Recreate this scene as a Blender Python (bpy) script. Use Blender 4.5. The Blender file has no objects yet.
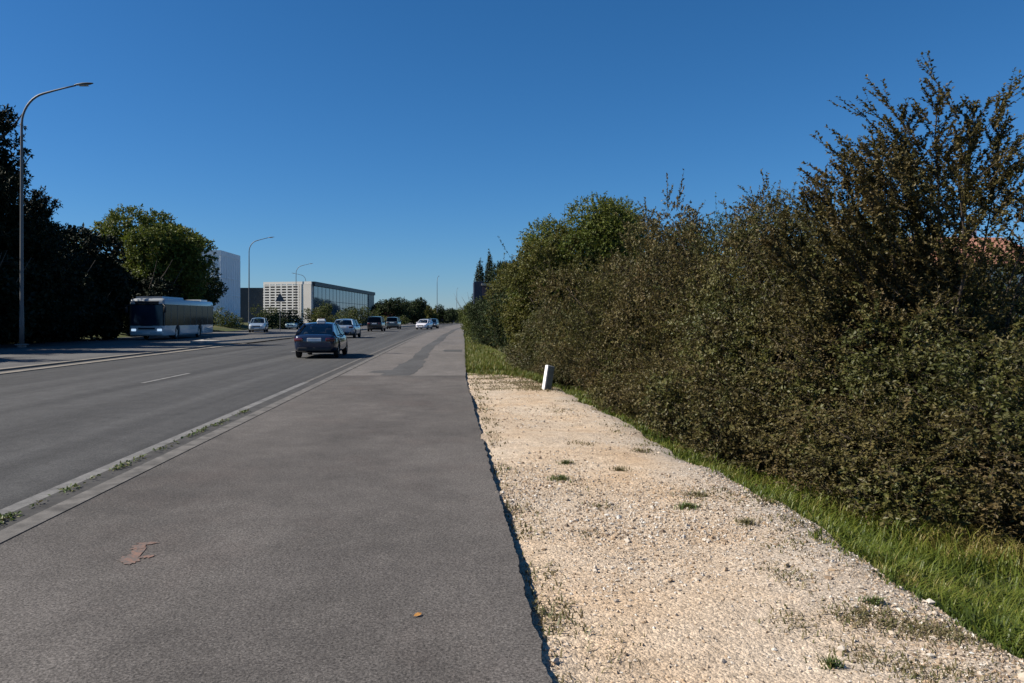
import bpy, bmesh, math
import numpy as np
from mathutils import Vector, Matrix

R = math.radians
sc = bpy.context.scene
COL = sc.collection

# ------------------------------------------------------------------ camera
cam_d = bpy.data.cameras.new('camera')
cam = bpy.data.objects.new('camera', cam_d)
COL.objects.link(cam)
cam.location = (0, 0, 1.6)
cam.rotation_euler = (R(90), 0, 0)
cam_d.sensor_width = 36
cam_d.lens = 28.125
cam_d.shift_x = 57 / 1024
cam_d.shift_y = -23.5 / 1024
cam_d.clip_start = 0.05
cam_d.clip_end = 6000
sc.camera = cam

# ------------------------------------------------------------------ sky, sun, exposure
SUN_EL, SUN_AZ = R(41), R(-1)          # azimuth: degrees ahead of straight left
sun_vec = Vector((-math.cos(SUN_AZ) * math.cos(SUN_EL), math.sin(SUN_AZ) * math.cos(SUN_EL), math.sin(SUN_EL)))
world = bpy.data.worlds.new('World')
sc.world = world
world.use_nodes = True
wn = world.node_tree
sky = wn.nodes.new('ShaderNodeTexSky')
sky.sky_type = 'NISHITA'
sky.sun_disc = False
sky.sun_elevation = SUN_EL
sky.sun_rotation = math.atan2(sun_vec.x, sun_vec.y)
sky.altitude = 0
sky.air_density = 1.0
sky.dust_density = 0.0
sky.ozone_density = 10.0
# deep, polarised blue of a clear autumn sky: the red of the sky colour rolls off faster than the rest
sep = wn.nodes.new('ShaderNodeSeparateColor'); wn.links.new(sky.outputs[0], sep.inputs[0])
pw = wn.nodes.new('ShaderNodeMath'); pw.operation = 'POWER'; pw.inputs[1].default_value = 1.3
wn.links.new(sep.outputs[0], pw.inputs[0])
mr = wn.nodes.new('ShaderNodeMath'); mr.operation = 'MULTIPLY'; mr.inputs[1].default_value = 0.45
wn.links.new(pw.outputs[0], mr.inputs[0])
mg = wn.nodes.new('ShaderNodeMath'); mg.operation = 'MULTIPLY'; mg.inputs[1].default_value = 0.84
wn.links.new(sep.outputs[1], mg.inputs[0])
comb = wn.nodes.new('ShaderNodeCombineColor')
wn.links.new(mr.outputs[0], comb.inputs[0]); wn.links.new(mg.outputs[0], comb.inputs[1]); wn.links.new(sep.outputs[2], comb.inputs[2])
wn.links.new(comb.outputs[0], wn.nodes['Background'].inputs[0])
wn.nodes['Background'].inputs[1].default_value = 0.06
sun_d = bpy.data.lights.new('sun', 'SUN')
sun_d.energy = 5.0
sun_d.angle = R(0.5)
sun_d.color = (1.0, 0.93, 0.82)
sun = bpy.data.objects.new('sun', sun_d)
COL.objects.link(sun)
sun.location = (-40, 10, 60)
sun.rotation_euler = sun_vec.to_track_quat('Z', 'Y').to_euler()
sc.view_settings.view_transform = 'Standard'
sc.view_settings.look = 'None'
sc.view_settings.exposure = 0.7
sc.view_settings.gamma = 1.0
sc.view_settings.use_curve_mapping = False
try:
    sc.cycles.max_bounces = 6
    sc.cycles.transparent_max_bounces = 12
except Exception:
    pass

# ------------------------------------------------------------------ material helpers
class NT:
    def __init__(self, name):
        self.m = bpy.data.materials.new(name)
        self.m.use_nodes = True
        self.t = self.m.node_tree
        self.b = self.t.nodes['Principled BSDF']
        self.out = self.t.nodes['Material Output']
    def n(self, typ, **kw):
        nd = self.t.nodes.new(typ)
        for k, v in kw.items():
            setattr(nd, k, v)
        return nd
    def l(self, a, b):
        self.t.links.new(a, b)
    def coord(self, kind='Object'):
        return self.n('ShaderNodeTexCoord').outputs[kind]
    def noise(self, vec, scale, detail=4, rough=0.55, vscale=None):
        if vscale is not None:
            mp = self.n('ShaderNodeMapping')
            mp.inputs['Scale'].default_value = vscale
            self.l(vec, mp.inputs[0])
            vec = mp.outputs[0]
        nd = self.n('ShaderNodeTexNoise')
        nd.inputs['Scale'].default_value = scale
        nd.inputs['Detail'].default_value = detail
        nd.inputs['Roughness'].default_value = rough
        self.l(vec, nd.inputs['Vector'])
        return nd.outputs['Fac']
    def voro(self, vec, scale, out='Distance', feature='F1'):
        nd = self.n('ShaderNodeTexVoronoi', feature=feature)
        nd.inputs['Scale'].default_value = scale
        self.l(vec, nd.inputs['Vector'])
        return nd.outputs[out]
    def ramp(self, fac, stops):
        nd = self.n('ShaderNodeValToRGB')
        el = nd.color_ramp.elements
        while len(el) < len(stops):
            el.new(0.5)
        for e, (p, c) in zip(el, stops):
            e.position = p
            if not isinstance(c, (tuple, list)):
                c = (c, c, c)
            e.color = (c[0], c[1], c[2], 1)
        self.l(fac, nd.inputs[0])
        return nd.outputs[0]
    def mix(self, fac, a, b, mode='MIX'):
        nd = self.n('ShaderNodeMix', data_type='RGBA', blend_type=mode)
        for sock, v in ((nd.inputs[0], fac), (nd.inputs[6], a), (nd.inputs[7], b)):
            if hasattr(v, 'is_linked'):
                self.l(v, sock)
            elif isinstance(v, (int, float)):
                sock.default_value = v
            else:
                sock.default_value = (v[0], v[1], v[2], 1)
        return nd.outputs[2]
    def math(self, op, a, b=0.0):
        nd = self.n('ShaderNodeMath', operation=op)
        for sock, v in ((nd.inputs[0], a), (nd.inputs[1], b)):
            if hasattr(v, 'is_linked'):
                self.l(v, sock)
            else:
                sock.default_value = v
        return nd.outputs[0]
    def bump(self, h, strength=0.3, dist=0.01):
        nd = self.n('ShaderNodeBump')
        nd.inputs['Strength'].default_value = strength
        nd.inputs['Distance'].default_value = dist
        self.l(h, nd.inputs['Height'])
        self.l(nd.outputs[0], self.b.inputs['Normal'])
    def color(self, c):
        if hasattr(c, 'is_linked'):
            self.l(c, self.b.inputs['Base Color'])
        else:
            self.b.inputs['Base Color'].default_value = (c[0], c[1], c[2], 1)
    def set(self, **kw):
        for k, v in kw.items():
            self.b.inputs[k.replace('_', ' ')].default_value = v

def plain(name, c, rough=0.6, metal=0.0, var=0.12, scale=3.0, spec=0.4, coat=0.0, bump=0.0):
    n = NT(name)
    co = n.coord()
    f = n.noise(co, scale, 5)
    lo = tuple(x * (1 - var) for x in c); hi = tuple(min(1, x * (1 + var)) for x in c)
    n.color(n.ramp(f, [(0.3, lo), (0.7, hi)]))
    n.set(Roughness=rough, Metallic=metal)
    n.b.inputs['Specular IOR Level'].default_value = spec
    if coat:
        n.b.inputs['Coat Weight'].default_value = coat
        n.b.inputs['Coat Roughness'].default_value = 0.05
    if bump:
        n.bump(n.noise(co, scale * 12, 4), bump, 0.01)
    return n.m

def asphalt(name, base, warm=(1, 1, 1), speck=0.5, patch=0.25, stretch=(1, 0.25, 1), fine=90, brown=0.0):
    n = NT(name)
    co = n.coord()
    big = n.noise(co, 0.55, 5, 0.6, stretch)
    mid = n.noise(co, 2.3, 5, 0.6)
    grain = n.noise(co, fine, 3, 0.75)
    v = n.voro(co, fine * 1.3, 'Color')
    b = tuple(base * w for w in warm)
    lo = tuple(x * (1 - patch) for x in b); hi = tuple(x * (1 + patch) for x in b)
    c = n.ramp(big, [(0.32, lo), (0.5, b), (0.68, hi)])
    c = n.mix(0.55, c, n.ramp(mid, [(0.3, 0.36), (0.7, 0.64)]), 'OVERLAY')
    if brown:
        st = n.noise(co, 0.9, 6, 0.65, (0.7, 0.5, 1))
        c = n.mix(n.ramp(st, [(0.52, 0.0), (0.72, brown)]), c, (base * 1.25, base * 0.88, base * 0.72))
    c = n.mix(speck, c, n.ramp(grain, [(0.3, 0.12), (0.5, 0.5), (0.72, 0.9)]), 'OVERLAY')
    bw = n.n('ShaderNodeRGBToBW'); n.l(v, bw.inputs[0])
    c = n.mix(speck * 0.6, c, bw.outputs[0], 'SOFT_LIGHT')
    hs = n.n('ShaderNodeHueSaturation'); hs.inputs['Saturation'].default_value = 0.75
    n.l(c, hs.inputs['Color'])
    n.color(hs.outputs[0])
    n.set(Roughness=0.88)
    n.b.inputs['Specular IOR Level'].default_value = 0.25
    n.bump(grain, 0.55, 0.012)
    return n.m

def leaf_mat(name, cols, patch=None, trans=0.25, rough=0.5, pscale=0.9, spec=0.35):
    """cols: ramp colours picked per leaf by its own 'tint'; patch: colour of withered areas of the crown"""
    n = NT(name)
    at = n.n('ShaderNodeAttribute', attribute_name='tint')
    k = len(cols)
    c = n.ramp(at.outputs['Fac'], [(i / (k - 1), col) for i, col in enumerate(cols)])
    if patch:
        p = n.noise(n.coord(), pscale, 4, 0.6)
        c = n.mix(n.ramp(p, [(0.48, 0.0), (0.66, 0.75)]), c, patch)
    n.color(c)
    n.set(Roughness=rough)
    n.b.inputs['Specular IOR Level'].default_value = spec
    tr = n.n('ShaderNodeBsdfTranslucent')
    n.l(c, tr.inputs[0])
    mx = n.n('ShaderNodeMixShader')
    mx.inputs[0].default_value = trans
    n.l(n.b.outputs[0], mx.inputs[1]); n.l(tr.outputs[0], mx.inputs[2])
    n.l(mx.outputs[0], n.out.inputs[0])
    return n.m

def glass_mat(name, tint=(0.75, 0.85, 0.9), clear=0.75, rough=0.02, refl=0.8):
    n = NT(name)
    tp = n.n('ShaderNodeBsdfTransparent'); tp.inputs[0].default_value = (*tint, 1)
    gl = n.n('ShaderNodeBsdfGlossy'); gl.inputs['Roughness'].default_value = rough
    gl.inputs[0].default_value = (refl, refl, refl, 1)
    fr = n.n('ShaderNodeFresnel'); fr.inputs[0].default_value = 1.5
    f = n.math('MAXIMUM', fr.outputs[0], 1 - clear)
    mx = n.n('ShaderNodeMixShader')
    n.l(f, mx.inputs[0]); n.l(tp.outputs[0], mx.inputs[1]); n.l(gl.outputs[0], mx.inputs[2])
    n.l(mx.outputs[0], n.out.inputs[0])
    return n.m

def emis(name, c, s):
    n = NT(name)
    n.color(c)
    n.b.inputs['Emission Color'].default_value = (*c, 1)
    n.b.inputs['Emission Strength'].default_value = s
    return n.m

# ------------------------------------------------------------------ object helpers
def tag(o, label=None, cat=None, group=None, kind=None):
    if label: o['label'] = label
    if cat: o['category'] = cat
    if group: o['group'] = group
    if kind: o['kind'] = kind
    return o

def thing(name, label, cat, loc=(0, 0, 0), rz=0.0, group=None):
    o = bpy.data.objects.new(name, None)
    o.empty_display_size = 0.2
    COL.objects.link(o)
    o.location = loc; o.rotation_euler = (0, 0, rz)
    return tag(o, label, cat, group)

def link_mesh(name, me, parent=None):
    o = bpy.data.objects.new(name, me)
    COL.objects.link(o)
    if parent is not None: o.parent = parent
    return o

class GM:
    """bulk numpy mesh collector (quads and triangles, one tint value per face)"""
    def __init__(self):
        self.v = []; self.f = []; self.t = []; self.mi = []; self.nv = 0
    def add(self, verts, faces, tint=None, mat=0):
        verts = np.asarray(verts, dtype=np.float32).reshape(-1, 3)
        faces = np.asarray(faces, dtype=np.int32)
        if len(faces) == 0: return
        self.v.append(verts); self.f.append(faces + self.nv)
        self.t.append(np.full(len(faces), 0.5, np.float32) if tint is None else np.asarray(tint, np.float32))
        self.mi.append(np.full(len(faces), mat, np.int32))
        self.nv += len(verts)
    def mesh(self, name, mats, smooth=False):
        me = bpy.data.meshes.new(name)
        V = np.concatenate(self.v)
        idx = np.concatenate([f.ravel() for f in self.f])
        tot = np.concatenate([np.full(len(f), f.shape[1], np.int32) for f in self.f])
        st = np.concatenate([[0], np.cumsum(tot)[:-1]]).astype(np.int32)
        me.vertices.add(len(V)); me.vertices.foreach_set('co', V.ravel())
        me.loops.add(len(idx)); me.loops.foreach_set('vertex_index', idx)
        me.polygons.add(len(tot)); me.polygons.foreach_set('loop_start', st)
        for m in mats: me.materials.append(m)
        me.polygons.foreach_set('material_index', np.concatenate(self.mi))
        me.polygons.foreach_set('use_smooth', np.full(len(tot), smooth, bool))
        me.update(calc_edges=True)
        a = me.attributes.new('tint', 'FLOAT', 'FACE')
        a.data.foreach_set('value', np.concatenate(self.t))
        me.validate()
        return me

def unit(a):
    return a / np.maximum(np.linalg.norm(a, axis=-1, keepdims=True), 1e-6)

def add_leaves(g, P, A, N, ln, wd, tint, mat=0):
    A = unit(A); S = unit(np.cross(A, N)); N = np.cross(S, A)
    ln = ln[:, None]; wd = wd[:, None]
    v = np.stack([P, P + A * ln * .45 + S * wd * .5 + N * wd * .12,
                  P + A * ln - N * ln * .06, P + A * ln * .45 - S * wd * .5 + N * wd * .12], 1)
    k = len(P)
    g.add(v.reshape(-1, 3), np.arange(k * 4).reshape(k, 4), tint, mat)

def add_sticks(g, P0, P1, r0, r1, mat=1, tint=0.5):
    D = unit(P1 - P0)
    ref = np.where(np.abs(D[:, 2:3]) > 0.9, [[1., 0, 0]], [[0, 0, 1.]])
    U = unit(np.cross(D, ref)); W = np.cross(D, U)
    ring = [(math.cos(a), math.sin(a)) for a in (0, 2.094, 4.189)]
    r0 = np.broadcast_to(np.asarray(r0, float).reshape(-1, 1), (len(P0), 1)); r1 = np.broadcast_to(np.asarray(r1, float).reshape(-1, 1), (len(P0), 1))
    vs = [P0 + (U * c + W * s) * r0 for c, s in ring] + [P1 + (U * c + W * s) * r1 for c, s in ring]
    V = np.stack(vs, 1)
    b = (np.arange(len(P0)) * 6)[:, None]
    for q in ((0, 1, 4, 3), (1, 2, 5, 4), (2, 0, 3, 5)):
        pass
    F = np.concatenate([b + np.array(q)[None] for q in ((0, 1, 4, 3), (1, 2, 5, 4), (2, 0, 3, 5))])
    g.add(V.reshape(-1, 3), F, np.full(len(F), tint), mat)

def shoots_with_leaves(rng, g, S, D, L, spacing, leaf, wl=0.55, droop=0.15, spread=0.9, t0=0.1, lr=0.35,
                       stick=0.004, sticks=True, clump=None, tintw=0.5):
    """S start, D dir, L length of every shoot; leaves sit along it alternately"""
    D = unit(D)
    n = np.maximum((L * (1 - t0) / spacing).astype(int), 1)
    i = np.repeat(np.arange(len(S)), n)
    t = t0 + (1 - t0) * rng.random(len(i))
    bend = np.zeros((len(S), 3)); bend[:, 2] = -droop * L
    P = S[i] + D[i] * (L[i] * t)[:, None] + bend[i] * (t ** 2)[:, None]
    rv = rng.normal(size=(len(i), 3))
    A = D[i] * (1 - spread * .5) + unit(rv) * spread
    A[:, 2] -= 0.1
    N = rng.normal(size=(len(i), 3)) * 0.5 + D[i] * .75; N[:, 2] += 0.45
    ln = leaf * (1 - lr + 2 * lr * rng.random(len(i)))
    shoot_t = rng.random(len(S)) if clump is None else clump
    tint = np.clip(shoot_t[i] * tintw + rng.random(len(i)) * (1 - tintw), 0, 1)
    add_leaves(g, P, A, N, ln, ln * wl, tint)
    if sticks:
        mid = S + D * (L * .5)[:, None] + bend * .25
        end = S + D * L[:, None] + bend
        add_sticks(g, S, mid, stick, stick * .7)
        add_sticks(g, mid, end, stick * .7, stick * .3)
    return S + D * L[:, None] + bend

def lobe_shoots(rng, lobes, n, L, up=0.4, u0=0.45, u1=0.95, jit=0.45, zmin=0.05):
    lobes = np.asarray(lobes, float)
    w = (lobes[:, 3] * lobes[:, 4] + lobes[:, 4] * lobes[:, 5] + lobes[:, 3] * lobes[:, 5])
    k = rng.choice(len(lobes), n, p=w / w.sum())
    d = unit(rng.normal(size=(n, 3)))
    u = u0 + (u1 - u0) * rng.random(n) ** 0.6
    Lk = L * (0.55 + 0.9 * rng.random(n))
    S = lobes[k, :3] + d * lobes[k, 3:6] * u[:, None]
    D = unit(d * lobes[k, 3:6]) + jit * rng.normal(size=(n, 3))
    D[:, 2] += up
    ok = S[:, 2] > zmin
    return S[ok], D[ok], Lk[ok], k[ok]

def tube_pts(g, pts, radii, sides=8, mat=0, cap=True):
    pts = np.asarray(pts, float); n = len(pts)
    T = np.gradient(pts, axis=0); T = unit(T)
    ref = np.array([0.0, 1.0, 0.0]) if abs(T[0, 1]) < 0.8 else np.array([1.0, 0, 0])
    V = []
    for i in range(n):
        U = unit(np.cross(T[i], ref)[None])[0]; W = np.cross(T[i], U)
        for s in range(sides):
            a = 2 * math.pi * s / sides
            V.append(pts[i] + (U * math.cos(a) + W * math.sin(a)) * radii[i])
    F = []
    for i in range(n - 1):
        for s in range(sides):
            F.append((i * sides + s, i * sides + (s + 1) % sides, (i + 1) * sides + (s + 1) % sides, (i + 1) * sides + s))
    V = np.array(V)
    g.add(V, F, None, mat)
    if cap:
        c = np.array([pts[-1] + T[-1] * radii[-1] * .3, pts[0]])
        base = len(V)
        tri = [( (n - 1) * sides + s, (n - 1) * sides + (s + 1) % sides, base) for s in range(sides)]
        tri += [((s + 1) % sides, s, base + 1) for s in range(sides)]
        g.v[-1] = np.concatenate([g.v[-1], c.astype(np.float32)])
        g.nv += 2
        g.f.append(np.array(tri, np.int32) + (g.nv - 2 - len(V)))
        g.t.append(np.full(len(tri), .5, np.float32)); g.mi.append(np.full(len(tri), mat, np.int32))

class MB:
    """bmesh collector for hard-surface parts"""
    def __init__(self):
        self.b = bmesh.new()
    def box(self, c, s, bev=0.0, rot=None, taper=None):
        m = bmesh.ops.create_cube(self.b, size=1.0)['verts']
        for v in m:
            v.co = Vector((v.co.x * s[0], v.co.y * s[1], v.co.z * s[2]))
            if taper and v.co.z > 0:
                v.co.x *= taper[0]; v.co.y *= taper[1]
        if bev:
            es = {e for v in m for e in v.link_edges}
            r = bmesh.ops.bevel(self.b, geom=list(es), offset=bev, segments=2, affect='EDGES', profile=0.5)
            m = list({v for f in r['faces'] for v in f.verts} | {v for v in m if v.is_valid})
        M = Matrix.Translation(c)
        if rot is not None: M = M @ rot
        for v in m: v.co = M @ v.co
        return m
    def cyl(self, p0, p1, r0, r1=None, seg=16):
        p0 = Vector(p0); p1 = Vector(p1); r1 = r0 if r1 is None else r1
        d = p1 - p0
        m = bmesh.ops.create_cone(self.b, cap_ends=True, segments=seg, radius1=r0, radius2=r1, depth=d.length)['verts']
        M = Matrix.Translation((p0 + p1) / 2) @ d.to_track_quat('Z', 'Y').to_matrix().to_4x4()
        for v in m: v.co = M @ v.co
        return m
    def quad(self, *pts):
        return self.b.faces.new([self.b.verts.new(p) for p in pts])
    def prism(self, poly, axis, a0, a1):
        """poly in the two other axes, extruded along axis 'x','y' or 'z'"""
        def P(u, v, w):
            return {'x': (w, u, v), 'y': (u, w, v), 'z': (u, v, w)}[axis]
        A = [self.b.verts.new(P(u, v, a0)) for u, v in poly]
        B = [self.b.verts.new(P(u, v, a1)) for u, v in poly]
        n = len(poly)
        self.b.faces.new(A); self.b.faces.new(B[::-1])
        for i in range(n):
            self.b.faces.new((A[i], B[i], B[(i + 1) % n], A[(i + 1) % n]))
    def loft(self, rings, close=True):
        rv = [[self.b.verts.new(p) for p in r] for r in rings]
        n = len(rv[0])
        for a, b in zip(rv, rv[1:]):
            for i in range(n):
                self.b.faces.new((a[i], a[(i + 1) % n], b[(i + 1) % n], b[i]))
        if close:
            self.b.faces.new(rv[0][::-1]); self.b.faces.new(rv[-1])
    def mesh(self, name, mat, smooth=None):
        bmesh.ops.recalc_face_normals(self.b, faces=self.b.faces)
        me = bpy.data.meshes.new(name)
        self.b.to_mesh(me); self.b.free()
        for m in (mat if isinstance(mat, (list, tuple)) else [mat]): me.materials.append(m)
        if smooth is not None:
            for p in me.polygons: p.use_smooth = True
            me.set_sharp_from_angle(angle=R(smooth))
        return me
    def build(self, name, mat, parent=None, smooth=None):
        return link_mesh(name, self.mesh(name, mat, smooth), parent)

def sheet(name, xs_l, xs_r, ys, zf, mat, nx=2, kind='structure'):
    """strip between the curves xs_l(y) and xs_r(y)"""
    ys = np.asarray(ys, float)
    V = []
    for y in ys:
        a, b = xs_l(y), xs_r(y)
        for i in range(nx):
            x = a + (b - a) * i / (nx - 1)
            V.append((x, y, zf(x, y)))
    F = []
    for j in range(len(ys) - 1):
        for i in range(nx - 1):
            k = j * nx + i
            F.append((k, k + 1, k + nx + 1, k + nx))
    me = bpy.data.meshes.new(name)
    me.from_pydata(V, [], F); me.materials.append(mat)
    for p in me.polygons: p.use_smooth = True
    o = link_mesh(name, me)
    if kind: o['kind'] = kind
    return o

# ------------------------------------------------------------------ materials
M = {}
M['path'] = asphalt('path asphalt', 0.079, (1.12, 0.98, 0.87), 0.85, 0.32, (0.7, 0.35, 1), 70, 0.35)
M['path_old'] = asphalt('old path asphalt', 0.108, (1.1, 0.97, 0.87), 0.6, 0.15, (1, 0.3, 1), 60, 0.1)
M['patch'] = asphalt('tar patch', 0.070, (1, 0.98, 0.96), 0.5, 0.2)
M['road'] = asphalt('road asphalt', 0.054, (1.0, 0.985, 0.97), 0.65, 0.42, (1.6, 0.03, 1), 60, 0.0)
M['road_far'] = asphalt('opposite road asphalt', 0.09, (1, 0.98, 0.95), 0.4, 0.2, (1.2, 0.05, 1), 40)
M['pave'] = asphalt('pavement asphalt', 0.085, (1.02, 0.98, 0.94), 0.5, 0.2)
M['kerb'] = plain('kerb concrete', (0.105, 0.098, 0.09), 0.9, var=0.45, scale=5, bump=0.4)
M['kerb_dark'] = plain('gutter concrete', (0.042, 0.040, 0.038), 0.9, var=0.4, scale=6, bump=0.4)
M['kerb_pale'] = plain('pale kerb stone', (0.19, 0.168, 0.138), 0.9, var=0.25, scale=2, bump=0.3)
M['concrete'] = plain('concrete', (0.33, 0.31, 0.28), 0.9, var=0.2, scale=2, bump=0.3)

def line_mat(name, c, lo, hi, base=(0.11, 0.105, 0.10), sc1=3.0):
    n = NT(name)
    co = n.coord()
    w = n.noise(co, sc1, 6, 0.7)
    w2 = n.noise(co, 40, 4, 0.7)
    f = n.ramp(n.math('ADD', n.math('MULTIPLY', w, 0.6), n.math('MULTIPLY', w2, 0.4)), [(lo, 0.0), (hi, 1.0)])
    n.color(n.mix(f, base, c))
    n.set(Roughness=0.8)
    n.bump(w2, 0.3, 0.005)
    return n.m
M['line'] = line_mat('worn white line', (0.17, 0.165, 0.157), 0.36, 0.58, (0.065, 0.063, 0.06))
M['dash'] = line_mat('lane dash paint', (0.2, 0.195, 0.185), 0.30, 0.55, (0.06, 0.058, 0.056))
M['orange'] = line_mat('faded orange paint', (0.20, 0.108, 0.076), 0.44, 0.58, (0.095, 0.08, 0.071), 12.0)

def gravel_mat():
    n = NT('limestone gravel')
    co = n.coord()
    v1 = n.n('ShaderNodeTexVoronoi'); v1.inputs['Scale'].default_value = 48; n.l(co, v1.inputs[0])
    v2 = n.n('ShaderNodeTexVoronoi'); v2.inputs['Scale'].default_value = 105; n.l(co, v2.inputs[0])
    big = n.noise(co, 0.8, 5, 0.6); mid = n.noise(co, 5, 5, 0.65)
    c = n.ramp(big, [(0.3, (0.405, 0.30, 0.20)), (0.5, (0.435, 0.35, 0.26)), (0.7, (0.435, 0.37, 0.295))])
    c = n.mix(0.5, c, n.ramp(mid, [(0.3, (0.34, 0.32, 0.30)), (0.7, (0.66, 0.64, 0.62))]), 'OVERLAY')
    xyz = n.n('ShaderNodeSeparateXYZ'); n.l(co, xyz.inputs[0])          # greyer, dirtier chippings towards the bank
    ed = n.math('ADD', xyz.outputs[0], n.math('MULTIPLY', big, 1.2))
    c = n.mix(n.ramp(n.math('MULTIPLY', ed, 0.25), [(0.62, 0.0), (0.85, 0.6)]), c, (0.30, 0.275, 0.245))
    sep = n.n('ShaderNodeSeparateColor'); n.l(v1.outputs['Color'], sep.inputs[0])
    c = n.mix(0.42, c, n.ramp(sep.outputs[0], [(0, 0.12), (0.12, 0.36), (0.55, 0.5), (1, 0.82)]), 'OVERLAY')
    sep2 = n.n('ShaderNodeSeparateColor'); n.l(v2.outputs['Color'], sep2.inputs[0])
    c = n.mix(0.4, c, n.ramp(sep2.outputs[1], [(0, 0.15), (0.5, 0.5), (1, 0.8)]), 'OVERLAY')
    n.color(c)
    n.set(Roughness=0.95)
    n.b.inputs['Specular IOR Level'].default_value = 0.2
    h = n.math('ADD', n.math('MULTIPLY', v1.outputs['Distance'], -0.7), n.math('MULTIPLY', v2.outputs['Distance'], -0.4))
    h = n.math('ADD', h, n.math('MULTIPLY', mid, 0.3))
    n.bump(h, 0.7, 0.014)
    return n.m
M['gravel'] = gravel_mat()

def stone_mat():
    n = NT('stone chips')
    at = n.n('ShaderNodeAttribute', attribute_name='tint')
    c = n.ramp(at.outputs['Fac'], [(0.0, (0.09, 0.08, 0.07)), (0.06, (0.15, 0.11, 0.08)), (0.2, (0.33, 0.235, 0.15)), (0.55, (0.41, 0.335, 0.255)), (0.85, (0.44, 0.39, 0.33)), (1.0, (0.56, 0.53, 0.48))])
    n.color(c); n.set(Roughness=0.9)
    n.b.inputs['Specular IOR Level'].default_value = 0.2
    return n.m
M['stone'] = stone_mat()

def ground_mat():
    n = NT('earth and dry grass')
    co = n.coord()
    a = n.noise(co, 0.15, 6, 0.6); b = n.noise(co, 4.0, 6, 0.7)
    c = n.ramp(a, [(0.35, (0.045, 0.06, 0.02)), (0.55, (0.07, 0.075, 0.03)), (0.7, (0.11, 0.095, 0.05))])
    c = n.mix(0.6, c, n.ramp(b, [(0.3, 0.2), (0.7, 0.8)]), 'OVERLAY')
    n.color(c); n.set(Roughness=0.95)
    n.b.inputs['Specular IOR Level'].default_value = 0.15
    n.bump(b, 0.8, 0.08)
    return n.m
M['ground'] = ground_mat()

M['grass'] = leaf_mat('green grass', [(0.045, 0.068, 0.009), (0.09, 0.125, 0.015), (0.15, 0.165, 0.024), (0.23, 0.18, 0.06)], None, 0.3)
M['grass_dry'] = leaf_mat('dry grass', [(0.09, 0.10, 0.03), (0.16, 0.13, 0.06), (0.22, 0.17, 0.09)], None, 0.25)
M['weed'] = leaf_mat('roadside weed', [(0.05, 0.085, 0.02), (0.09, 0.13, 0.03), (0.15, 0.13, 0.05)], None, 0.25)
M['hedge'] = leaf_mat('olive shrub leaf', [(0.032, 0.038, 0.010), (0.066, 0.068, 0.017), (0.112, 0.104, 0.029), (0.15, 0.112, 0.04)], (0.125, 0.085, 0.034), 0.25, 0.5, 0.9, 0.22)
M['hedge_brown'] = leaf_mat('russet shrub leaf', [(0.032, 0.036, 0.011), (0.07, 0.064, 0.019), (0.115, 0.092, 0.031), (0.14, 0.115, 0.044)], (0.105, 0.068, 0.03), 0.22, 0.5, 0.8, 0.22)
M['hedge_green'] = leaf_mat('dark green shrub leaf', [(0.026, 0.034, 0.009), (0.056, 0.062, 0.015), (0.098, 0.098, 0.025), (0.14, 0.11, 0.036)], (0.11, 0.075, 0.03), 0.25, 0.5, 1.1, 0.3)
M['treegreen'] = leaf_mat('sunlit tree leaf', [(0.04, 0.062, 0.010), (0.075, 0.10, 0.014), (0.12, 0.14, 0.022), (0.17, 0.165, 0.03)], None, 0.32, 0.55, spec=.25)
M['green'] = leaf_mat('green tree leaf', [(0.026, 0.044, 0.008), (0.052, 0.075, 0.013), (0.088, 0.105, 0.02), (0.145, 0.135, 0.026)], None, 0.3, 0.55, spec=.25)
M['yellowgreen'] = leaf_mat('yellowish tree leaf', [(0.045, 0.058, 0.010), (0.08, 0.088, 0.016), (0.125, 0.118, 0.025), (0.17, 0.135, 0.03)], None, 0.32, 0.55, spec=.25)
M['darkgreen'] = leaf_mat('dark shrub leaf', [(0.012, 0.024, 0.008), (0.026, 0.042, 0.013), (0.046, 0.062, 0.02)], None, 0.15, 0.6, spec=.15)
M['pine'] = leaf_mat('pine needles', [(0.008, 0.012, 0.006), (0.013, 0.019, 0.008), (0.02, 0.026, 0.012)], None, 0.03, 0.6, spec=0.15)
M['cypress'] = leaf_mat('cypress foliage', [(0.012, 0.022, 0.009), (0.02, 0.035, 0.013), (0.032, 0.046, 0.018)], None, 0.05, 0.6)
M['twig'] = plain('twig bark', (0.05, 0.037, 0.027), 0.9, var=0.3, scale=8)
M['bark'] = plain('grey brown bark', (0.09, 0.072, 0.058), 0.95, var=0.4, scale=6, bump=0.6)
M['leaf_orange'] = plain('fallen leaf', (0.42, 0.2, 0.05), 0.6, var=0.3, scale=40)

M['steel'] = plain('galvanised steel', (0.11, 0.115, 0.12), 0.55, 0.3, var=0.12, scale=2)
M['lampgrey'] = plain('lamp housing grey', (0.10, 0.11, 0.12), 0.5, 0.2)
M['lens'] = plain('lamp lens', (0.5, 0.5, 0.48), 0.2)
M['white_post'] = plain('white painted concrete', (0.78, 0.77, 0.73), 0.7, var=0.06, scale=6, bump=0.1)
M['tyre'] = plain('tyre rubber', (0.016, 0.016, 0.017), 0.8)
M['rim'] = plain('alloy rim', (0.45, 0.46, 0.48), 0.35, 0.8)
M['blackplastic'] = plain('black plastic', (0.02, 0.02, 0.022), 0.5)
M['seat'] = plain('seat fabric', (0.025, 0.025, 0.028), 0.85)
M['redlens'] = plain('red lamp lens', (0.085, 0.008, 0.010), 0.12, coat=1.0)
M['clearlens'] = plain('clear lamp lens', (0.7, 0.72, 0.75), 0.1, 0.3, coat=1.0)
M['litlamp'] = emis('running light', (0.6, 0.8, 1.0), 0.45)
M['plate'] = plain('number plate white', (0.75, 0.75, 0.73), 0.5)
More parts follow.
